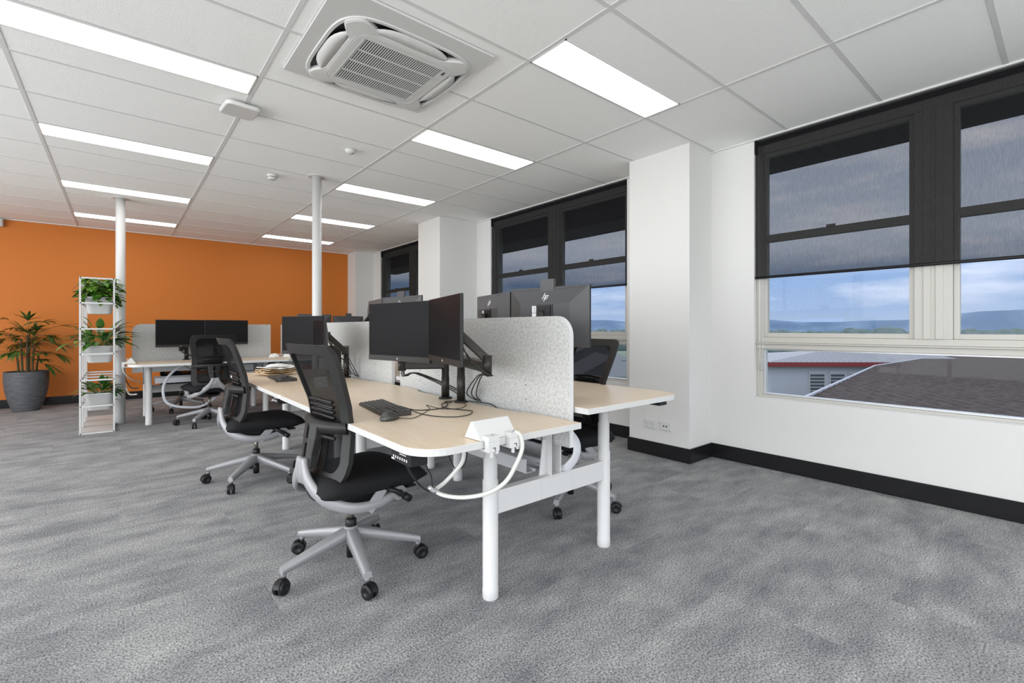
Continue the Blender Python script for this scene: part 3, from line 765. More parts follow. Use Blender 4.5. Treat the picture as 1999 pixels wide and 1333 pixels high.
# ------------------------------------------------------------------ monitor arms
def arm(base, zdesk, hpost, elbow, head, label, zel, group='dark monitor arms on the desks'):
    """base,elbow,head: world xy; box link base->elbow low, slanted link elbow->head"""
    t_ = thing('monitor_mount', label, 'monitor arm', (base[0], base[1], zdesk), 0, group)
    o_ = Vector((base[0], base[1], zdesk))
    MB().lathe([(.040, 0), (.040, .006), (.034, .011), (.024, .012)], n=24).obj('base_plate', 'arm', t_)
    MB().lathe([(.0235, .01), (.0235, hpost * .55), (.022, hpost * .555), (.022, hpost)], n=24).obj('post', 'arm', t_)
    e = Vector((elbow[0], elbow[1], zel)) - o_
    z1 = hpost - .03
    d = Vector((e.x, e.y, 0))
    lk = MB()
    if d.length > .03:
        lk.bar((0, 0, z1), (e.x, e.y, z1), .042, .055)
        lk.obj('lower_link', 'arm', t_, bevel=.008)
    el = MB(); el.cyl((e.x, e.y, z1 - .035), (e.x, e.y, e.z + .035), .024, n=20); el.obj('elbow', 'arm', t_)
    h = Vector(head) - o_
    up = MB(); up.bar((e.x, e.y, e.z + .015), h, .030, .040); up.obj('upper_link', 'arm', t_, bevel=.008)
    hd = MB(); hd.cyl((h.x, h.y, h.z - .03), (h.x, h.y, h.z + .03), .018, n=16); hd.obj('tilt_head', 'arm', t_)
    cb = MB()
    for k in range(3):
        q = .012 * (k - 1)
        mid = Vector((e.x, e.y, e.z)) * .5 + h * .5 + Vector((q, q, -.06 - .015 * k))
        cb.tube([h + Vector((q, 0, -.02)), mid, Vector((e.x + q, e.y - .03, e.z - .06)), Vector((e.x * .7 + q, e.y * .7 - .02, z1 - .05)), Vector((.05 + q, -.03 * k, .05)), Vector((.085, -.03 - .02 * k, .006))], .0032, n=6)
    cb.obj('arm_cable', 'cable', t_)
    return t_
arm((1.487, 2.402), .73, .235, (1.27, 2.53), (1.235, 2.43, 1.10), 'dark monitor arm with low horizontal box, the left of the nearest two', .93)
arm((1.480, 2.225), .73, .265, (1.33, 1.78), (1.215, 1.865, 1.135), 'dark monitor arm with slanted link before the nearest felt screen', .985)
arm((1.49, 4.19), .73, .27, (1.36, 4.24), (1.22, 4.13, 1.10), 'dark monitor arm behind the foreground chair back, on the second desk', .95)
arm((1.48, 3.98), .73, .27, (1.40, 3.80), (1.235, 3.70, 1.09), 'dark monitor arm with a slanted link above the second desk', .95)
arm((1.70, 2.08), .785, .26, (1.70, 1.95), (1.825, 1.93, 1.22), 'monitor arm holding the nearest monitor on the window-side desk', 1.08)
arm((1.70, 2.40), .785, .26, (1.72, 2.55), (1.835, 2.495, 1.215), 'monitor arm holding the second monitor on the window-side desk', 1.08)
arm((1.70, 3.90), .785, .26, (1.70, 3.75), (1.825, 3.735, 1.26), 'monitor arm holding the webcam monitor on the farther window-side desk', 1.12)
arm((1.70, 4.12), .785, .26, (1.72, 4.30), (1.825, 4.30, 1.26), 'monitor arm with a raised elbow at the left end of the window-side monitors', 1.12)
arm((.66, 7.36), .745, .18, (.60, 7.32), (.59, 7.30, 1.06), 'monitor arm and cables under the left far monitor', .96)
arm((.98, 7.36), .745, .18, (1.06, 7.32), (1.08, 7.29, 1.07), 'monitor arm under the right far monitor, hidden behind the chair', .96)
arm((2.28, 7.36), .745, .18, (2.3, 7.32), (2.31, 7.30, 1.06), 'monitor arm behind the far right screen, left one', .96)
arm((2.8, 7.36), .745, .18, (2.82, 7.32), (2.83, 7.30, 1.06), 'monitor arm behind the far right screen, right one', .96)
arm((2.36, 7.54), .745, .25, (2.37, 7.58), (2.366, 7.66, 1.20), 'monitor arm on the wall side of the far bench, left one', 1.08)
arm((2.90, 7.54), .745, .25, (2.91, 7.58), (2.915, 7.68, 1.18), 'monitor arm on the wall side of the far bench, right one', 1.08)

# ------------------------------------------------------------------ keyboards and mice
def keyboard(cx, cy, z, rz, label):
    t_ = thing('keyboard', label, 'keyboard', (cx, cy, z), rz, 'dark keyboards on the desks')
    L, D_ = .435, .135
    mt = Matrix.Rotation(R(90), 4, 'Y') @ Matrix.Rotation(R(90), 4, 'Z')
    b = MB(); pts = [(-D_ / 2, .0), (D_ / 2, .0), (D_ / 2, .022), (-D_ / 2, .012)]
    vs = [Vector((-L / 2, p[0], p[1])) for p in pts] + [Vector((L / 2, p[0], p[1])) for p in pts]
    b.poly(vs, [(3, 2, 1, 0), (4, 5, 6, 7)] + [(i, (i + 1) % 4, 4 + (i + 1) % 4, 4 + i) for i in range(4)], False)
    body = b.obj('body', 'kbody', t_, bevel=.003)
    k = MB(); slope = math.atan2(.010, D_)
    for r_ in range(6):
        y = -D_ / 2 + .014 + r_ * .0212; zz = .012 + (y + D_ / 2) * .010 / D_
        x = -L / 2 + .008; row = []
        if r_ == 0: ws = [.024, .02, .022, .108, .022, .02, .024]
        else: ws = [.0172] * 14
        for w_ in ws:
            k.box(x, x + w_, y - .0083, y + .0083, zz, zz + .0035, Matrix.Translation((0, 0, 0))); x += w_ + .0023
        x = L / 2 - .148
        for q in range(3):
            if r_ not in (2,): k.box(x, x + .0172, y - .0083, y + .0083, zz, zz + .0035)
            x += .0195
        x += .007
        for q in range(4):
            k.box(x, x + .0172, y - .0083, y + .0083, zz, zz + .0035); x += .0195
    k.obj('keys', 'key', t_)
    return t_
keyboard(1.036, 2.268, .7305, R(-97), 'dark keyboard on the nearest desk, beside the mouse')
keyboard(1.022, 4.18, .7305, R(-92), 'dark keyboard on the second desk, by the paper parcel')
def mouse(cx, cy, z, rz, label):
    t_ = thing('computer_mouse', label, 'mouse', (cx, cy, z), rz, 'dark computer mice')
    b = MB(); rows = []
    for i in range(11):
        u = -1 + 2 * i / 10; wd = .032 * math.sqrt(max(0, 1 - abs(u) ** 2.6)) + .0005; hh = .036 * (1 - abs(u + .12) ** 2.3 / 1.35) * (1 if abs(u) < 1 else .0)
        hh = max(hh, .010)
        rows.append([(wd * math.cos(R(a)), .055 * u, .003 + hh * math.sin(R(a)) ** .7 if a not in (0, 180) else .003) for a in range(0, 181, 18)])
    b.sheet(rows); b.obj('shell', 'mouse', t_, solid=.001)
    MB().prism([(wd_[0], wd_[1]) for wd_ in [(.03 * math.cos(R(a)), .05 * math.sin(R(a))) for a in range(0, 360, 20)]], 0, .004).obj('base', 'kbody', t_)
    MB().cyl((-.004, .035, .030), (.004, .035, .030), .008, n=12).obj('scroll_wheel', 'black_plastic', t_)
mouse(.945, 2.005, .7305, R(-60), 'dark computer mouse in front of the keyboard on the nearest desk')
mouse(.985, 4.00, .7305, R(-80), 'dark computer mouse resting against the keyboard on the second desk')
b = MB(); z = .7335
b.tube([(1.09, 2.20, z + .02), (1.15, 2.14, z), (1.25, 2.10, z), (1.33, 2.14, z), (1.40, 2.24, z), (1.42, 2.29, z), (1.50, 2.20, z + .004), (1.555, 2.05, z), (1.562, 1.98, z - .03)], .0028, n=6)
tag(b.obj('keyboard_cable', 'cable'), 'thick black cable running from the nearest keyboard to the felt screen', 'cable')
b = MB(); b.tube([(.975, 1.975, z + .006), (1.03, 1.955, z), (1.12, 2.02, z), (1.23, 2.14, z), (1.245, 2.20, z + .008), (1.27, 2.10, z), (1.34, 2.04, z), (1.43, 2.10, z), (1.46, 2.17, z)], .0018, n=6)
tag(b.obj('mouse_cable', 'cable'), 'thin black mouse cable crossing the nearest desk', 'cable')
b = MB(); b.tube([(1.095, 2.10, z + .014), (1.12, 2.05, z), (1.14, 1.93, z), (1.20, 1.86, z), (1.28, 1.86, z), (1.345, 1.92, z), (1.35, 1.965, z), (1.30, 2.10, z), (1.36, 2.23, z), (1.43, 2.24, z)], .0024, n=6)
tag(b.obj('loose_cable', 'cable'), 'looped black cable lying between the keyboard and the arm bases', 'cable')

# ------------------------------------------------------------------ desk power box with white cable (near edge of desk A)
def power_box(x, y, z, rz, label):
    t_ = thing('desk_power_box', label, 'power box', (x, y, z), rz, 'white clip-on desk power boxes')
    # local: x along the edge, y inwards over the desk, front face leaning back
    L = .18
    vs = []
    prof = [(-.002, .001), (.098, .001), (.058, .066), (.050, .066)]
    for x_ in (-L / 2, L / 2): vs += [Vector((x_, p[0], p[1])) for p in prof]
    n = len(prof)
    MB().poly and None
    b = MB(); b.poly(vs, [tuple(reversed(range(n))), tuple(range(n, 2 * n))] + [(i, (i + 1) % n, n + (i + 1) % n, n + i) for i in range(n)], False)
    b.obj('housing', 'white_plastic', t_, bevel=.002)
    for sx in (-.048, .058):
        c = MB(); c.box(sx - .027, sx + .027, -.030, .010, -.002, .018); c.box(sx - .027, sx + .027, -.030, -.006, -.040, -.002)
        c.box(sx - .012, sx - .002, -.028, -.018, -.060, -.040); c.box(sx + .010, sx + .024, -.028, -.018, -.050, -.040)
        c.box(sx - .027, sx + .02, -.006, .035, -.040, -.030)
        co = c.obj('clamp', 'white_plastic', t_, bevel=.0015)
        MB().box(sx - .006, sx + .006, -.0308, -.0298, -.026, -.023).box(sx + .004, sx + .007, -.0308, -.0298, -.036, -.026).box(sx - .004, sx + .004, -.022, -.016, .0222, .0228).obj('clamp_screw', 'chin', co)
    return t_
power_box(1.105, 1.403, .7305, R(2), 'white wedge-shaped power box clipped to the edge of the nearest desk')
power_box(.045, 6.98, .7455, R(-90), 'white wedge power box at the left end of the far desk')
b = MB()
b.tube([(1.165, 1.385, .748), (1.184, 1.372, .735), (1.190, 1.366, .686), (1.165, 1.375, .623), (1.133, 1.40, .557), (1.087, 1.455, .51), (1.033, 1.535, .485), (.997, 1.616, .479), (.99, 1.67, .487), (1.034, 1.677, .507), (1.072, 1.658, .548), (1.097, 1.637, .593), (1.102, 1.633, .650), (1.10, 1.63, .702)], .0085, n=10)
tag(b.obj('power_cable', 'white_cable'), 'thick white cable looping under the nearest desk from the power box', 'cable')
b = MB(); b.tube([(.80, 1.62, .675), (.825, 1.62, .64), (.87, 1.635, .57), (.927, 1.649, .51), (.985, 1.66, .482)], .004, n=6); b.tube([(.90, 1.60, .702), (.91, 1.61, .62), (.95, 1.64, .56), (.96, 1.645, .50), (.985, 1.66, .482)], .0028, n=6)
b.tube([(1.02, 1.66, .703), (1.05, 1.67, .62), (1.10, 1.69, .545), (1.14, 1.68, .57), (1.13, 1.66, .65), (1.06, 1.65, .703)], .0025, n=6)
tag(b.obj('control_cables', 'cable'), 'thin black cables hanging below the nearest desk beside the control panel', 'cable')
b = MB(); b.tube([(.945, 1.645, .515), (.96, 1.65, .50), (.975, 1.66, .49), (.99, 1.67, .486)], .009, n=8)
tag(b.obj('cable_tie_bundle', 'steel'), 'clear plastic cable clip where black and white cables meet', 'cable clip')

# ribbons (flat flexible cable sleeves)
def ribbon(name, pts, label, wdt=.03, up=(0, 1, 0)):
    b = MB(); b.tube(pts, wdt / 2 * .26, n=10, sx=3.9, sub=6, upv=up)
    return tag(b.obj(name, 'ribbon'), label, 'cable sleeve', 'white flexible cable sleeves')
ribbon('cable_sleeve', [(1.66, 1.62, .66), (1.70, 1.59, .62), (1.722, 1.57, .575), (1.718, 1.57, .525), (1.69, 1.585, .48), (1.655, 1.61, .455), (1.60, 1.68, .475), (1.56, 1.85, .482), (1.56, 2.2, .482)], 'curved white cable sleeve behind the nearest felt screen end', .055)
ribbon('cable_sleeve', [(.62, 7.10, .705), (.50, 7.08, .62), (.42, 7.06, .50), (.40, 7.05, .38), (.43, 7.05, .26), (.52, 7.05, .20), (.66, 7.05, .17), (.78, 7.05, .17), (.90, 7.06, .23), (1.0, 7.08, .33), (1.10, 7.12, .43)], 'round white cable sleeve loop hanging under the far desk', .030)
b = MB()
for k in range(5):
    b.tube([(.60 + .1 * k, 7.02, .70), (.66 + .09 * k, 6.98 + .02 * k, .655 - .02 * (k % 3)), (.74 + .07 * k, 7.0, .635 + .02 * (k % 2)), (.90 + .03 * k, 7.03, .70)], .004, n=6)
tag(b.obj('cable_tangle', 'cable'), 'tangle of black cables under the far desk top', 'cable')
b = MB(); b.tube([(.045, 7.0, .75), (.03, 6.95, .66), (.10, 7.05, .56), (.19, 7.2, .50)], .006, n=8)
tag(b.obj('power_lead', 'white_cable'), 'thin white lead hanging from the left end of the far desk', 'cable')
b = MB(); b.tube([(.06, OY - .03, .30), (.07, 9.5, .26), (.10, 8.6, .22), (.17, 7.95, .28)], .011, n=8)
tag(b.obj('wall_conduit', 'white_cable'), 'white conduit running from the orange wall to the far desk leg', 'conduit')
b = MB(); b.tube([(.06, OY - .03, .38), (.08, 9.4, .33), (.12, 8.5, .32), (.18, 7.93, .36)], .009, n=8)
tag(b.obj('wall_lead', 'cable'), 'dark lead running from the orange wall to the far desk leg', 'cable')
b = MB().box(1.06, 1.42, FB - .17, FB - .13, .50, .66).obj('power_tray_box', 'white_paint', bevel=.004)
tag(b, 'white cable box hung under the far desk behind the chair', 'cable box')
b = MB(); b.tube([(1.62, 7.1, .70), (1.52, 7.12, .63), (1.35, 7.14, .58), (1.22, 7.2, .60)], .005, n=6)
tag(b.obj('control_lead', 'cable'), 'black lead slanting under the far desk near its right end', 'cable')
b = MB(); b.tube([(1.88, 6.9, .73), (1.86, 6.95, .60), (1.70, 7.0, .54), (1.50, 7.05, .55)], .007, n=8)
tag(b.obj('drooping_lead', 'white_cable'), 'white lead drooping under the right end of the far desk', 'cable')

# paper things
def crumple(name, lab, cat, loc, size, mkey, seed, ph=6):
    random.seed(seed); b = MB(); rows = []
    for i in range(9):
        th = math.pi * i / 8 * .5; row = []
        for k in range(16):
            a = 2 * math.pi * k / 16; q = 1 + .28 * (random.random() - .5)
            row.append((loc[0] + size[0] * math.cos(a) * math.cos(th) * q, loc[1] + size[1] * math.sin(a) * math.cos(th) * q, loc[2] + size[2] * math.sin(th) * (q if i else 0)))
        rows.append(row)
    b.sheet(rows, smooth=False, closed=True)
    return tag(b.obj(name, mkey), lab, cat)
t_ = thing('paper_parcel', 'flat brown paper parcel with torn white paper on the second desk', 'parcel', (1.08, 4.60, .731), R(20))
rows = []
random.seed(4)
for lay in range(4):
    b = MB(); rr_ = []
    for i in range(9):
        rr_.append([(-.15 + .3 * k / 8 + .01 * lay, -.11 + .22 * i / 8, .006 + .016 * lay + .012 * (random.random()) + .02 * abs(k / 8 - .5)) for k in range(9)])
    b.sheet(rr_, smooth=False)
    b.obj('paper_sheet', 'paper' if lay < 3 else 'tissue', t_, solid=.004)
crumple('crumpled_paper', 'crumpled white paper on top of the brown parcel', 'paper', (1.09, 4.60, .808), (.10, .08, .022), 'tissue', 7)
crumple('crumpled_tissue', 'small crumpled white wrapper at the right end of the far desk', 'paper', (1.86, 7.16, .746), (.09, .06, .06), 'tissue', 9)
crumple('plastic_wrapper', 'clear plastic wrapper on the far desk beside the crumpled paper', 'wrapper', (1.66, 7.2, .746), (.07, .05, .05), 'tissue', 12)
t_ = thing('leaning_card', 'thin white card leaning by the chair back on the second desk', 'card', (1.10, 3.42, .731), R(15))
MB().box(-.05, .05, -.001, .001, 0, .075, Matrix.Rotation(R(-18), 4, 'X')).obj('card', 'tissue', t_)

# ------------------------------------------------------------------ office chair (faces local +Y)
def back_profile(z):      # y of the back surface at height z
    pts = [(.46, -.165), (.55, -.135), (.68, -.118), (.80, -.135), (.95, -.185), (1.08, -.235)]
    for (z0, y0), (z1, y1) in zip(pts, pts[1:]):
        if z <= z1:
            u = (z - z0) / (z1 - z0); return y0 + (y1 - y0) * u
    return pts[-1][1]
def half_w(z):
    pts = [(.46, .205), (.55, .215), (.70, .205), (.78, .205), (.95, .235), (1.08, .245)]
    for (z0, y0), (z1, y1) in zip(pts, pts[1:]):
        if z <= z1:
            u = (z - z0) / (z1 - z0); return y0 + (y1 - y0) * u
    return pts[-1][1]
def back_point(u, z, off=0):   # u in -1..1 ; gentle wrap
    return Vector((u * half_w(z), back_profile(z) + .035 * u * u * (.6 + .4 * (z > 0)) + off, z))
def back_strip(b, outline_out, outline_in, th=.022):
    """closed frame ring between two outlines of (u,z)"""
    n = len(outline_out); rows = []
    for off in (0, -th):
        rows.append([back_point(u, z, off) for u, z in outline_out])
        rows.append([back_point(u, z, off) for u, z in outline_in])
    o0, i0, o1, i1 = rows
    b.sheet([o0, i0], closed=True); b.sheet([i0, i1], closed=True); b.sheet([i1, o1], closed=True); b.sheet([o1, o0], closed=True)
def rr_uz(u0, u1, z0, z1, ru, rz_, n=6):
    pts = []
    for (cu, cz, a0) in ((u1 - ru, z0 + rz_, -90), (u1 - ru, z1 - rz_, 0), (u0 + ru, z1 - rz_, 90), (u0 + ru, z0 + rz_, 180)):
        for i in range(n + 1):
            a = R(a0 + 90 * i / n); pts.append((cu + ru * math.cos(a), cz + rz_ * math.sin(a)))
    # densify long edges
    out_ = []
    for k in range(len(pts)):
        p, q = pts[k], pts[(k + 1) % len(pts)]
        out_.append(p); d = max(abs(q[0] - p[0]) * .22, abs(q[1] - p[1]))
        m_ = int(d / .04)
        for i in range(1, m_): out_.append((p[0] + (q[0] - p[0]) * i / m_, p[1] + (q[1] - p[1]) * i / m_))
    return out_
def match(outer, u0, u1, z0, z1):   # inner outline mapped from the outer one
    cu = (min(p[0] for p in outer) + max(p[0] for p in outer)) / 2; cz = (min(p[1] for p in outer) + max(p[1] for p in outer)) / 2
    hu = (max(p[0] for p in outer) - min(p[0] for p in outer)) / 2; hz = (max(p[1] for p in outer) - min(p[1] for p in outer)) / 2
    return [((u0 + u1) / 2 + (p[0] - cu) / hu * (u1 - u0) / 2, (z0 + z1) / 2 + (p[1] - cz) / hz * (z1 - z0) / 2) for p in outer]
def make_chair(label):
    t_ = thing('office_chair', label, 'office chair', (0, 0, 0), 0, 'black mesh office chairs')
    # back frame
    f = MB(); oo = rr_uz(-1, 1, .455, 1.075, .24, .06)
    back_strip(f, oo, match(oo, -.77, .77, .505, 1.030))
    fr = f.obj('back_frame', 'dark_frame', t_)
    c = MB()   # waist bar with spine of the frame
    rows = []
    for k in range(15):
        u = -.95 + 1.9 * k / 14; zc = .705
        rows.append([back_point(u, zc - .024, .0), back_point(u, zc + .024, 0), back_point(u, zc + .024, -.028 - .05 * (1 - u * u)), back_point(u, zc - .024, -.028 - .05 * (1 - u * u))])
    c.sheet(rows, closed=True)
    c.obj('waist_bar', 'dark_frame', fr)
    cs_ = MB()
    for sx in (-1, 1):
        cs_.sheet([[back_point(u, z, y_) for u, y_ in ((sx * .03, .0), (sx * .17, .0), (sx * .17, -.016), (sx * .03, -.016))] for z in (.49, .53, .58, .63, .70)], closed=True, smooth=False)
    cs_.obj('centre_strip', 'dark_frame', fr)
    ms = MB(); rows = []
    for i in range(25):
        z = .485 + (1.045 - .485) * i / 24
        rows.append([back_point(-.86 + 1.72 * k / 12, z, -.006) for k in range(13)])
    ms.sheet(rows); ms.obj('back_mesh', 'chair_mesh', t_)
    lum = MB(); 
    for q in range(4):
        z = .745 + .024 * q
        lum.tube([back_point(u, z + .006 * (1 - abs(u) * 2), -.018) for u in (-.55, -.45, -.2, 0, .2, .45, .55)], .006, n=6)
    rows = [[back_point(u, z, -.012) for u in (-.45, -.2, 0, .2, .45)] for z in (.73, .77, .81)]
    lum.sheet(rows)
    lum.obj('lumbar_pad', 'black_plastic', t_, solid=.004)
    # spine behind the back
    sp = MB(); 
    pth = [(.715, -.205), (.65, -.215), (.58, -.225), (.52, -.235)]
    for sx in (-1, 1):
        rows = []
        for z, y in pth:
            x0_, x1_ = sx * .012, sx * (.062 if z > .60 else .05)
            rows.append([(x0_, y, z), (x1_, y + .012, z), (x1_, y + .045, z), (x0_, y + .03, z)])
        sp.sheet(rows, closed=True, smooth=False)
    for z in (.56, .64): sp.box(-.014, .014, -.215, -.19, z - .012, z + .012)
    for sx in (-1, 1): sp.cyl((sx * .06, -.17, .665), (sx * .13, -.14, .655), .009, n=10)
    sp.obj('back_spine', 'dark_frame', t_, bevel=.004)
    # silver wishbone
    for sx in (-1, 1):
        a = MB()
        a.tube([(sx * .012, -.225, .56), (sx * .030, -.232, .512), (sx * .078, -.228, .458), (sx * .146, -.195, .402), (sx * .198, -.12, .362), (sx * .214, -.04, .348), (sx * .214, .05, .352), (sx * .206, .12, .370)],
               lambda q: .029 - .006 * q, n=14, sx=.62, upv=(0, 0, 1))
        a.obj('support_arm', 'silver', t_)
        p = MB(); p.cyl((sx * .17, .13, .373), (sx * .226, .13, .373), .034, n=24); p.obj('pivot_cap', 'silver', t_)
        MB().cyl((sx * .226, .13, .373), (sx * .230, .13, .373), .016, n=16).obj('pivot_button', 'ink', t_)
        MB().bar((sx * .222, -.030, .328), (sx * .214, .050, .412), .012, .045, up=(0, 1, .2)).obj('link_strap', 'silver', t_, bevel=.003)
    yk = MB(); rows = []
    for z, y, hw_ in ((.565, -.224, .022), (.54, -.229, .034), (.505, -.234, .046), (.475, -.230, .066), (.452, -.216, .088)):
        rows.append([(hw_ * math.cos(R(a)), y + .017 * math.sin(R(a)), z - (.018 * abs(math.cos(R(a))) if z < .47 else 0)) for a in range(0, 360, 20)])
    yk.sheet(rows, closed=True); yk.poly([Vector(v) for v in rows[0]], [tuple(range(18))])
    yk.obj('support_yoke', 'silver', t_)
    # seat cushion
    s_ = MB(); rows = []
    nu, nv = 17, 20
    top = []
    def hwid(v): # v 0 back .. 1 front
        return .245 * (1 - .10 * (1 - v) ** 2) * (1 - max(0, v - .86) ** 2 * 6) * (1 - max(0, .10 - v) ** 2 * 14)
    for i in range(nv + 1):
        v = i / nv; y = -.215 + .505 * v; row = []
        for k in range(nu):
            u = -1 + 2 * k / (nu - 1)
            z = .480 - .012 * (1 - u * u) * math.sin(math.pi * min(1, v * 1.1)) - .030 * abs(u) ** 6 - .040 * max(0, v - .74) ** 2 * 14 - .03 * max(0, .07 - v) * 14 + .012
            row.append((u * hwid(v), y, z))
        rows.append(row)
    s_.sheet(rows)
    bot = []
    for i in range(nv + 1):
        v = i / nv; y = -.205 + .480 * v
        bot.append([((-1 + 2 * k / (nu - 1)) * hwid(v) * .93, y, .408 - .004 * v + .10 * max(0, v - .85)) for k in range(nu)])
    s_.sheet([list(reversed(r_)) for r_ in bot])
    s_.sheet([[r_[0] for r_ in rows], [(r_[0][0] * 1.02, r_[0][1], (r_[0][2] + q_[0][2]) / 2) for r_, q_ in zip(rows, bot)], [r_[0] for r_ in bot]])
    s_.sheet([[r_[-1] for r_ in bot], [(r_[-1][0] * 1.02, r_[-1][1], (r_[-1][2] + q_[-1][2]) / 2) for r_, q_ in zip(rows, bot)], [r_[-1] for r_ in rows]])
    s_.sheet([rows[0], [((a_[0] + b_[0]) / 2, a_[1] - .01, (a_[2] + b_[2]) / 2) for a_, b_ in zip(rows[0], bot[0])], bot[0]]); s_.sheet([bot[-1], [((a_[0] + b_[0]) / 2, a_[1] + .012, (a_[2] + b_[2]) / 2) for a_, b_ in zip(rows[-1], bot[-1])], rows[-1]])
    bmesh.ops.remove_doubles(s_.bm, verts=s_.bm.verts, dist=.0006)
    for f_ in s_.bm.faces: f_.smooth = True
    seat = s_.obj('seat', 'seat', t_)
    pn = MB(); pn.prism(rrect(-.19, .19, -.18, .20, .05), .392, .410); pn.obj('seat_pan', 'black_plastic', t_, bevel=.004)
    mc = MB(); rows = []
    for y, hw_, z0_, z1_ in ((-.13, .07, .362, .395), (-.06, .10, .332, .395), (.03, .115, .312, .395), (.10, .105, .325, .395), (.17, .07, .362, .395)):
        rows.append([(-hw_, y, z1_), (-hw_, y, z0_ + .015), (-hw_ * .6, y, z0_), (hw_ * .6, y, z0_), (hw_, y, z0_ + .015), (hw_, y, z1_)])
    mc.sheet(rows, closed=True); mc.box(-.185, .185, .105, .155, .37, .398)
    mc.obj('tilt_mechanism', 'black_plastic', t_)
    kn = MB(); kn.tube([(.175, .07, .400), (.235, .08, .402), (.252, .11, .385), (.252, .14, .362)], .012, n=8); kn.cyl((.252, .135, .366), (.258, .165, .345), .017, n=12)
    kn.obj('adjustment_lever', 'black_plastic', t_)
    MB().box(.17, .225, .17, .22, .385, .393).obj('seat_paddle', 'black_plastic', t_); MB().box(-.235, -.17, .15, .20, .385, .393).obj('seat_paddle', 'black_plastic', t_)
    MB().cyl((.17, .06, .402), (.20, .06, .402), .028, n=18).obj('side_bearing', 'black_plastic', t_)
    MB().tube([(.05, -.12, .40), (.08, -.16, .385), (.06, -.20, .38), (.03, -.22, .41), (.02, -.225, .47)], .003, n=6).obj('tilt_cable', 'cable', t_)
    # column
    MB().lathe([(.014, .20), (.014, .33)]).obj('gas_lift', 'chrome', t_)
    MB().lathe([(.024, .19), (.026, .195), (.026, .225), (.018, .232)]).obj('column_collar', 'black_plastic', t_)
    MB().lathe([(.021, .045), (.021, .13)]).obj('column_foot', 'black_plastic', t_)
    # star base: spokes as one casting
    st_ = MB(); st_.lathe([(.030, .125), (.036, .135), (.036, .185), (.028, .195)], n=24)
    for k in range(5):
        a = R(72 * k); ca, sa = math.cos(a), math.sin(a)
        rows = []
        for q in range(8):
            t0 = q / 7; r_ = .012 + .318 * t0; wd = .033 - .014 * t0; zt = .192 - .066 * t0 - .012 * t0 * t0; th = .052 - .024 * t0
            ring = []
            for (wx, zz) in ((-wd, zt - th), (-wd * .8, zt - .004), (-wd * .45, zt), (wd * .45, zt), (wd * .8, zt - .004), (wd, zt - th)):
                ring.append((ca * r_ - sa * wx, sa * r_ + ca * wx, zz))
            rows.append(ring)
        st_.sheet(rows, closed=True)
        st_.poly([Vector(v) for v in rows[-1]], [tuple(range(6))])
        st_.cyl((ca * .318, sa * .318, .072), (ca * .318, sa * .318, .092), .012, n=12)
    star = st_.obj('star_base', 'silver', t_)
    random.seed(3)
    for k in range(5):
        a = R(72 * k); cw = MB(); rot = Matrix.Rotation(R(40 + 67 * k), 4, 'Z')
        base = Matrix.Translation((.318 * math.cos(a), .318 * math.sin(a), 0)) @ rot
        off = .016
        for sx in (-1, 1):
            mtx = base @ Matrix.Translation((off, sx * .006, .032)) @ Matrix.Rotation(R(-90 * sx), 4, 'X')
            cw.lathe([(.032, 0), (.032, .012), (.029, .017), (.012, .018), (.010, .014), (.0, .014)], n=22, mtx=mtx)
        mtx = base @ Matrix.Translation((off, 0, .034))
        cw.lathe([(.010, .0), (.010, .042)], mtx=base @ Matrix.Translation((0, 0, .035)), n=10)
        hood = []
        for i in range(9):
            b_ = R(20 + 160 * i / 8 - 10); hood.append([(off + .036 * math.cos(b_), y_, .032 + .036 * math.sin(b_)) for y_ in (-.012, .012)])
        cw.sheet([[base @ Vector(v) for v in h_] for h_ in hood])
        cw.obj('caster', 'black_plastic', star)
    return t_, star
c0, star0 = make_chair('black mesh office chair at the nearest desk, largest and in the foreground')
def chair_at(x, y, face_deg, star_deg, label, first=False):
    if first: c_ = c0
    else: c_ = copy_tree(c0)
    c_.location = (x, y, 0); rz = R(face_deg - 90); c_.rotation_euler = (0, 0, rz); c_['label'] = label
    st = kids(c_, 'star_base')[0]; st.rotation_euler = (0, 0, R(star_deg) - rz)
    return c_
chairs = [(.80, 4.01, 1, 14, 'black mesh office chair at the second desk, seen side-on'),
          (.835, 6.735, 97, 20, 'black mesh office chair seen from behind at the far desk'),
          (2.31, 2.16, 173, 64, 'dark mesh office chair on the window side, behind the nearest raised desk'),
          (.66, 8.10, -80, 30, 'black office chair beyond the far desk, only seat and base visible'),]
for c_ in chairs: chair_at(*c_)
chair_at(.86, 2.25, 6, 45, c0['label'], True)

# ------------------------------------------------------------------ plant shelf
t_ = thing('plant_shelf', 'tall narrow white metal shelf divider holding potted plants', 'shelf', (-.19, 6.87, 0))
hx = .14; H = 1.705; lv = [.008, .30, .585, .868, 1.143, 1.425, 1.697]
for k, y in enumerate((0, .42, .84, 1.26)):
    f = MB(); tkk = .008
    for sx in (-1, 1): f.box(sx * hx - tkk, sx * hx + tkk, y - tkk, y + tkk, 0, H)
    for z in lv: f.box(-hx, hx, y - tkk, y + tkk, z - tkk, z + tkk)
    f.obj('upright_frame', 'white_paint', t_)
f = MB()
for z in (lv[0], lv[3], lv[6], lv[1], lv[2], lv[4], lv[5]):
    for sx in (-1, 1): f.box(sx * hx - .006, sx * hx + .006, 0, 1.26, z - .006, z + .006)
f.obj('long_rail', 'white_paint', t_)
MB().box(-hx, hx, .0, 1.26, .010, .016).obj('base_shelf', 'white_paint', t_)
f = MB()
for k in range(6): f.box(-hx, hx, .1 + .2 * k, .112 + .2 * k, lv[3] + .004, lv[3] + .012)
f.obj('shelf_slats', 'white_paint', t_)

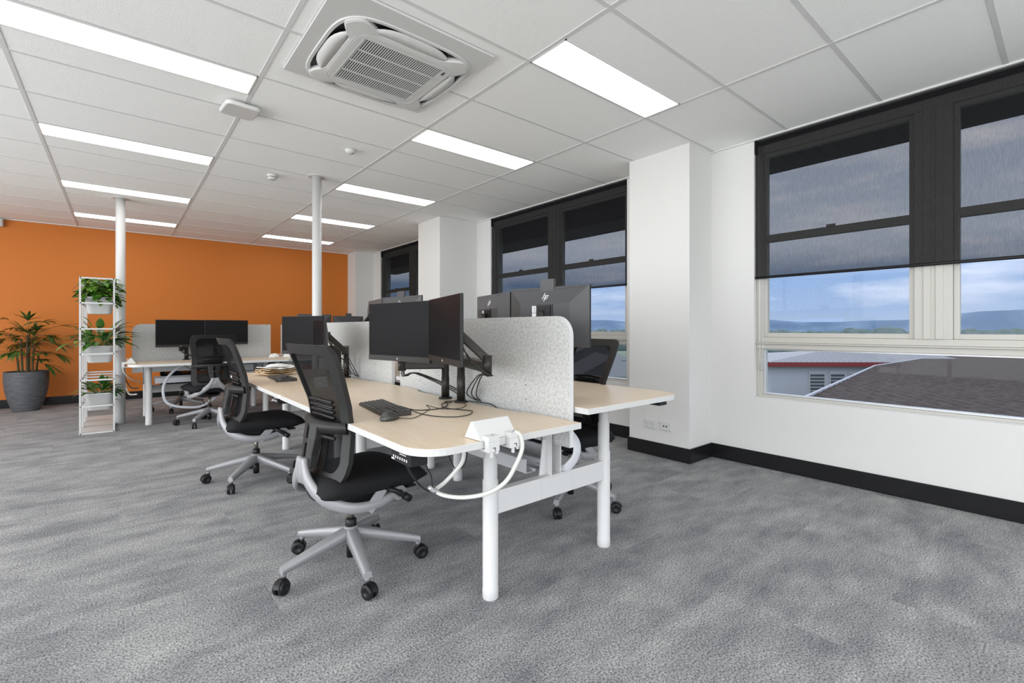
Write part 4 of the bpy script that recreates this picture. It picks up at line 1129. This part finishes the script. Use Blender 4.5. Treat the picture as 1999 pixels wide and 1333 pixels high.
def leafblade(b, p, d, up, L, W, droop, fold=.2, seg=6, tipp=1.6):
    """one leaf: strip of quads bending down"""
    d = d.normalized(); s_ = d.cross(up).normalized(); pos = p.copy(); rows = []; cur = d.copy()
    for i in range(seg + 1):
        t0 = i / seg; wd = W * (math.sin(math.pi * min(1, t0 ** (1 / tipp) * .98 + .02)) ** .8) * .5 + .0006
        n_ = s_.cross(cur).normalized()
        rows.append([pos - s_ * wd + n_ * wd * fold, pos, pos + s_ * wd + n_ * wd * fold])
        cur = (cur + Vector((0, 0, -droop / seg))).normalized(); pos = pos + cur * (L / seg)
    b.sheet(rows)
    return rows
def hanging_pot(y, zt, zb, kind, label, seed):
    x = -.175
    g = thing('hanging_plant', label, 'potted plant', (x, y, zb), 0, 'potted plants on the white shelf')
    h = zt - zb; wt, wb_ = .135, .10
    b = MB(); rows = []
    for r_, z in ((wb_ * .9, 0), (wb_, .006), (wt * .94, h * .93), (wt, h * .94), (wt, h), (wt - .008, h), (wt - .012, h - .03)):
        rows.append([(p[0] * r_ / wt, p[1] * r_ / wt * .82, z) for p in rrect(-wt, wt, -wt, wt, .06, 5)])
    b.sheet(rows, closed=True); b.poly([Vector(v) for v in rows[0]], [tuple(range(len(rows[0])))])
    b.obj('planter', 'white_plastic', g)
    MB().prism([(p[0] * .9, p[1] * .74) for p in rrect(-wt, wt, -wt, wt, .06, 5)], h - .04, h - .025).obj('soil', 'soil', g)
    for sx in (-1, 1): MB().box(sx * .1 - .006, sx * .1 + .006, .10, .112, h - .01, h + .01).obj('hook', 'white_plastic', g)
    random.seed(seed); st_ = MB(); lf = MB()
    if kind == 'pothos':
        for i in range(360):
            a = random.uniform(0, 2 * math.pi); r_ = random.uniform(.02, .185) ; zz = h + random.uniform(-.03, .215) - max(0, r_ - .14) * 1.4
            p = Vector((r_ * math.cos(a) * .95, r_ * math.sin(a), zz)); d = Vector((math.cos(a), math.sin(a), random.uniform(-.5, .4)))
            leafblade(lf, p, d, Vector((random.uniform(-.4, .4), random.uniform(-.4, .4), 1)), random.uniform(.06, .10), random.uniform(.050, .075), .7, seg=4)
        for i in range(26):
            a = random.uniform(0, 6.28); st_.tube([(0, 0, h - .03), (.06 * math.cos(a), .06 * math.sin(a), h + .08), (.14 * math.cos(a), .14 * math.sin(a), h + .06)], .002, n=5, sub=2)
    else:
        nn = 80 if kind == 'lily' else 60
        for i in range(nn):
            a = random.uniform(0, 2 * math.pi); el = random.uniform(.25, 1.35); Ls = random.uniform(.08, .24 if kind == 'lily' else .13)
            hz = math.cos(el); p0 = Vector((.03 * math.cos(a), .03 * math.sin(a), h - .03)); dd = Vector((math.cos(a) * hz, math.sin(a) * hz, math.sin(el)))
            p1 = p0 + dd * Ls
            st_.tube([p0, p0 + dd * Ls * .5 + Vector((0, 0, .01)), p1], .0018, n=5, sub=2)
            L_ = random.uniform(.11, .20 if kind == 'lily' else .14)
            leafblade(lf, p1, dd, Vector((0, 0, 1)) if el < 1.2 else Vector((1, 0, .2)), L_, L_ * .46, random.uniform(.6, 1.5), seg=6)
        if kind == 'lily':
            for (dx, dy, dz, L_) in ((.9, -.35, .28, .25), (.95, -.1, .2, .22), (.8, -.5, -.1, .2), (-.9, -.2, .1, .17)):
                dd = Vector((dx, dy, dz)).normalized(); p0 = Vector((0, 0, h)); p1 = p0 + dd * .17 + Vector((0, 0, .08))
                st_.tube([p0, (p0 + p1) / 2 + Vector((0, 0, .03)), p1], .002, n=5, sub=2); leafblade(lf, p1, dd, Vector((0, 0, 1)), L_, .065, .5, seg=7)
    st_.obj('stems', 'leaf_b', g); lf.obj('foliage', 'leaf_a' if kind == 'pothos' else 'leaf_b', g)
hanging_pot(7.08, 1.50, 1.31, 'pothos', 'bushy bright green trailing plant in the top white planter of the shelf', 11)
hanging_pot(7.08, .955, .765, 'lily', 'leafy green plant with long arching leaves in the middle white planter', 12)
hanging_pot(7.08, .425, .235, 'small', 'low dark green plant in the lowest white planter of the shelf', 15)

# palm in ribbed pot
g = thing('potted_palm', 'tall lady palm in a dark ribbed round pot before the orange wall', 'potted plant', (-1.005, 9.42, 0))
b = MB(); prof = [(.135, 0)]
nz = 60
for i in range(nz + 1):
    z = .005 + .545 * i / nz; u = i / nz
    r_ = .140 + .092 * (1 - (1 - u) ** 2.3) - .006 * u ** 6
    prof.append((r_ + .0016 * math.sin(i * math.pi), z)); 
    prof[-1] = (r_ + (.0022 if i % 2 else -.0012), z)
prof += [(.212, .55), (.208, .50)]
b.lathe(prof, n=48, cap=False); b.obj('pot', 'pot', g)
MB().lathe([(.209, .50), (.0, .505)], n=32, cap=False).obj('soil', 'soil', g)
random.seed(21); st_ = MB(); lf = MB()
def fan(p, dirv, L, nl, spread=2.0, W=.035):
    dirv = dirv.normalized(); side = dirv.cross(Vector((0, 0, 1)))
    if side.length < .1: side = Vector((1, 0, 0))
    side.normalize()
    for i in range(nl):
        a = -spread / 2 + spread * (i + .5) / nl + random.uniform(-.08, .08)
        d = dirv * math.cos(a) + side * math.sin(a) + Vector((0, 0, random.uniform(-.15, .1)))
        leafblade(lf, p, d, Vector((0, 0, 1)), L * random.uniform(.8, 1.05), W * random.uniform(.8, 1.1), random.uniform(.4, 1.0), seg=7, tipp=1.0)
canes = [(-.04, -.02, .52), (.02, .03, .62), (.06, -.03, .42), (0, .06, .56), (-.08, .03, .34), (.09, .05, .28), (.01, -.06, .54)]
for cx, cy, ch in canes:
    st_.tube([(cx, cy, .49), (cx * 1.1, cy, .49 + ch * .5), (cx * 1.3, cy * 1.1, .49 + ch)], lambda q: .015 - .006 * q, n=8)
    nf = 5 if ch > .3 else 3
    for k in range(nf):
        a = random.uniform(0, 6.28); t0 = .45 + .55 * (k + .5) / nf
        p0 = Vector((cx * (1 + .3 * t0), cy, .49 + ch * t0)); el = random.uniform(.25, 1.25)
        Lp = random.uniform(.18, .34) * (1 if ch > .3 else .6); dd = Vector((math.cos(a) * math.cos(el), math.sin(a) * math.cos(el) * .75, math.sin(el)))
        p1 = p0 + dd * Lp
        st_.tube([p0, p0 + dd * Lp * .5 + Vector((0, 0, .02)), p1], .0026, n=5, sub=3)
        fan(p1, dd + Vector((0, 0, -.45)), random.uniform(.19, .27) * (1 if ch > .3 else .75), random.choice((5, 6, 7)), 2.1, .040)
for dx, dy, dz, z0, Lp in ((.95, -.2, .50, 1.10, .38), (.9, -.35, .15, .98, .30), (.8, -.2, -.1, .92, .30), (.8, -.3, -.1, .76, .2), (-.9, -.2, .2, 1.02, .28), (-.9, -.35, .0, .92, .28), (-.7, -.4, .5, 1.05, .26), (.1, -.5, .5, 1.05, .18), (-.2, -.6, .1, .9, .2)):
    p0 = Vector((0, 0, z0 - .12)); dd = Vector((dx, dy, dz)).normalized(); p1 = p0 + dd * Lp + Vector((0, 0, .03))
    st_.tube([p0, (p0 + p1) / 2 + Vector((0, 0, .03)), p1], .003, n=5, sub=3); fan(p1, dd + Vector((0, 0, -.2)), .29, 6, 1.7, .044)
st_.obj('stems', 'stem', g); lf.obj('foliage', 'leaf', g)

# ------------------------------------------------------------------ outside
struct(MB().box(-200, 3200, -3200, 3200, -6.2, -6.0).obj('ground', 'field'))
b = MB()
b.box(WX + .22, 4.82, -2.5, 2.86, 2.63, 2.80)
for k in range(40):
    y = -2.4 + k * .13; b.box(WX + .22, 4.70, y, y + .04, 2.622, 2.63)
struct(b.obj('trim_3', 'soffit'))
b = MB(); b.box(WX + .22, 4.82, 2.86, 9.9, 2.37, 2.80); struct(b.obj('trim_4', 'soffit'))
def ridge(name, dist, amp, base, a0, a1, mkey, seed, label, cat='hills'):
    rows = [[], []]
    bk = []
    for i in range(121):
        a = R(a0 + (a1 - a0) * i / 120); h_ = base + amp * (noise.fractal(Vector((i * .045 + seed, seed, 0)), 1.0, 2.0, 5)) 
        x, y = dist * math.sin(a), dist * math.cos(a)
        rows[0].append((x, y, -8)); rows[1].append((x * 1.05, y * 1.05, h_)); bk.append((x * 1.25, y * 1.25, -8))
    b = MB(); b.sheet([rows[0], rows[1], bk]); o = b.obj(name, mkey); tag(o, label, cat); return o
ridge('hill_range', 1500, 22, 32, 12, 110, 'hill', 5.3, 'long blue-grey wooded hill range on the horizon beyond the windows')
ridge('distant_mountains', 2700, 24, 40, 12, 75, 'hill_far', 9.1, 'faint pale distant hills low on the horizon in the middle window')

# large brown corrugated roof: ribs run away from the viewer, plane falls two degrees
g = thing('neighbouring_roof', 'large brown corrugated metal roof right below the nearest window', 'roof', (0, 0, 0))
cs, sn = math.cos(YAW), math.sin(YAW)
def ray(u, v):
    r = (u - 999.5) / 918.0; return Vector((sn + cs * r, cs - sn * r, -(v - 641.6) / 918.0))
dc = Vector((.87, .493, -.016)).normalized(); qd = Vector((dc.y, -dc.x, 0)).normalized(); nr = qd.cross(dc)
if nr.z < 0: nr = -nr
P0 = Vector((9.0, 12.0, -1.0))
def hit(u, v):
    o = Vector((0, 0, HC)); d = ray(u, v); return o + d * ((P0 - o).dot(nr) / d.dot(nr))
poly = [hit(*p) for p in ((1500, 812), (1708, 715), (1852, 692), (2160, 688), (2300, 1000), (1700, 1000))]
pq = [((p - P0).dot(dc), (p - P0).dot(qd)) for p in poly]
def span(q):
    xs = []
    for (p0, q0), (p1, q1) in zip(pq, pq[1:] + pq[:1]):
        if (q0 - q) * (q1 - q) < 0: xs.append(p0 + (p1 - p0) * (q - q0) / (q1 - q0))
    return (min(xs), max(xs)) if len(xs) >= 2 else None
qmin, qmax = min(p[1] for p in pq), max(p[1] for p in pq)
b = MB(); q = qmin + .01; rows = []; k = 0
while q < qmax - .01:
    sp_ = span(q)
    if sp_:
        hgt = (0, .03, .045, .03, 0, 0)[k % 6]
        rows.append([P0 + dc * sp_[0] + qd * q + nr * hgt, P0 + dc * sp_[1] + qd * q + nr * hgt])
    q += (.05, .04, .04, .05, .13, .13)[k % 6]; k += 1
b.sheet(rows, smooth=False); b.obj('corrugated_sheet', 'roof_brown', g)
b = MB(); 
for p0, p1 in zip(poly[:3], poly[1:4]): b.bar(p0 + nr * .05, p1 + nr * .05, .09, .07)
b.obj('white_flashing', 'render_wall', g)
b = MB(); b.prism([(p.x, p.y) for p in [poly[i] for i in (0, 1, 2, 3, 4, 5)]], -6, -3.2); b.obj('building_wall', 'render_wall', g)

# red-trimmed building
D0 = 42.0; fwd = Vector((sn, cs, 0)); rgt = Vector((cs, -sn, 0))
mt = Matrix((rgt, fwd, Vector((0, 0, 1)))).transposed().to_4x4()
def lx(u, d=D0): return (u - 999.5) / 918.0 * d
def lz(v, d=D0): return HC - (v - 641.6) / 918.0 * d
g = thing('red_trimmed_building', 'pale building with red fascia, ribbed grey roof and louvre windows beyond the brown roof', 'building', (0, 0, 0))
x0, x1 = lx(1497), lx(1900)
MB().box(lx(1512), x1, D0 + .6, D0 + 9, -6, lz(713), mt).obj('wall', 'render_wall', g)
MB().box(x0, x1, D0 - .02, D0 + .04, lz(716), lz(707), mt).box(x0 - .04, x0, D0, D0 + 9, lz(716), lz(707), mt).obj('fascia', 'red', g)
b = MB(); zE, zR = lz(707), lz(683, 48)
xr = lx(1612, 48)
v_ = [Vector(v) for v in ((x0, D0, zE), (x1, D0, zE), (x1, D0 + 6, zR), (xr, D0 + 6, zR), (x0, D0 + 11, zE))]
b.poly([mt @ v for v in v_], [(0, 1, 2, 3), (0, 3, 4)], False)
n_ = 38
for i in range(n_):
    x = x0 + .2 + (x1 - x0 - .4) * i / (n_ - 1); top = min(1, max(0.02, (x - x0) / (xr - x0)))
    pa = Vector((x, D0, zE + .02)); pb = Vector((x, D0 + 6 * top, zE + (zR - zE) * top + .02))
    b.bar(mt @ pa, mt @ pb, .07, .05)
b.obj('ribbed_roof', 'roof_grey', g)
for a0, a1 in ((1578, 1611), (1618, 1650), (1656, 1690)):
    d2 = D0 + .6; wf = MB(); wf.box(lx(a0, d2), lx(a1, d2), D0 + .54, D0 + .6, lz(778, d2), lz(724, d2), mt)
    wn = wf.obj('window', 'white_paint', g)
    q_ = MB()
    for i in range(7):
        za = lz(774, d2) + (lz(728, d2) - lz(774, d2)) * i / 7; q_.box(lx(a0 + 3, d2), lx(a1 - 3, d2), D0 + .50, D0 + .54, za, za + .19, mt)
    q_.obj('louvres', 'louvre', wn)
# distant small houses and trees seen through the middle window
def house(u, d, wd, hgt, zb, label, mkey='render_wall'):
    g = thing('distant_house', label, 'house', (0, 0, 0), 0, 'distant houses')
    x = lx(u, d)
    MB().box(x - wd / 2, x + wd / 2, d, d + 8, -6, zb, mt).obj('wall', mkey, g)
    b = MB(); v_ = [Vector(v) for v in ((x - wd / 2 - .4, d - .3, zb - .1), (x + wd / 2 + .4, d - .3, zb - .1), (x, d - .3, zb + hgt), (x - wd / 2 - .4, d + 8, zb - .1), (x + wd / 2 + .4, d + 8, zb - .1), (x, d + 8, zb + hgt))]
    b.poly([mt @ v for v in v_], [(0, 1, 2), (0, 2, 5, 3), (1, 4, 5, 2), (3, 5, 4)], False); b.obj('roof', 'roof_grey', g)
house(1196, 38, 5, 1.5, -2.6, 'white gabled house seen through the middle window below the sill rail', 'white_plastic')
house(1160, 60, 9, 2, -2.8, 'grey roofed house farther off in the middle window')
house(1500, 62, 9, 1.6, -3.6, 'small low house left of the red-trimmed building')
random.seed(5)
b = MB()
for k in range(260):
    a = R(random.uniform(20, 88)); d = random.uniform(130, 420); r_ = random.uniform(3, 7)
    b.lathe([(r_ * .3, -2), (r_, 0), (r_ * .8, r_ * .6), (r_ * .3, r_), (0, r_ * 1.05)], c=(d * math.sin(a), d * math.cos(a), -5.5), n=7, cap=False)
tag(b.obj('tree_belt', 'tree'), 'dense green belt of distant trees below the hills', 'trees', kind='stuff')
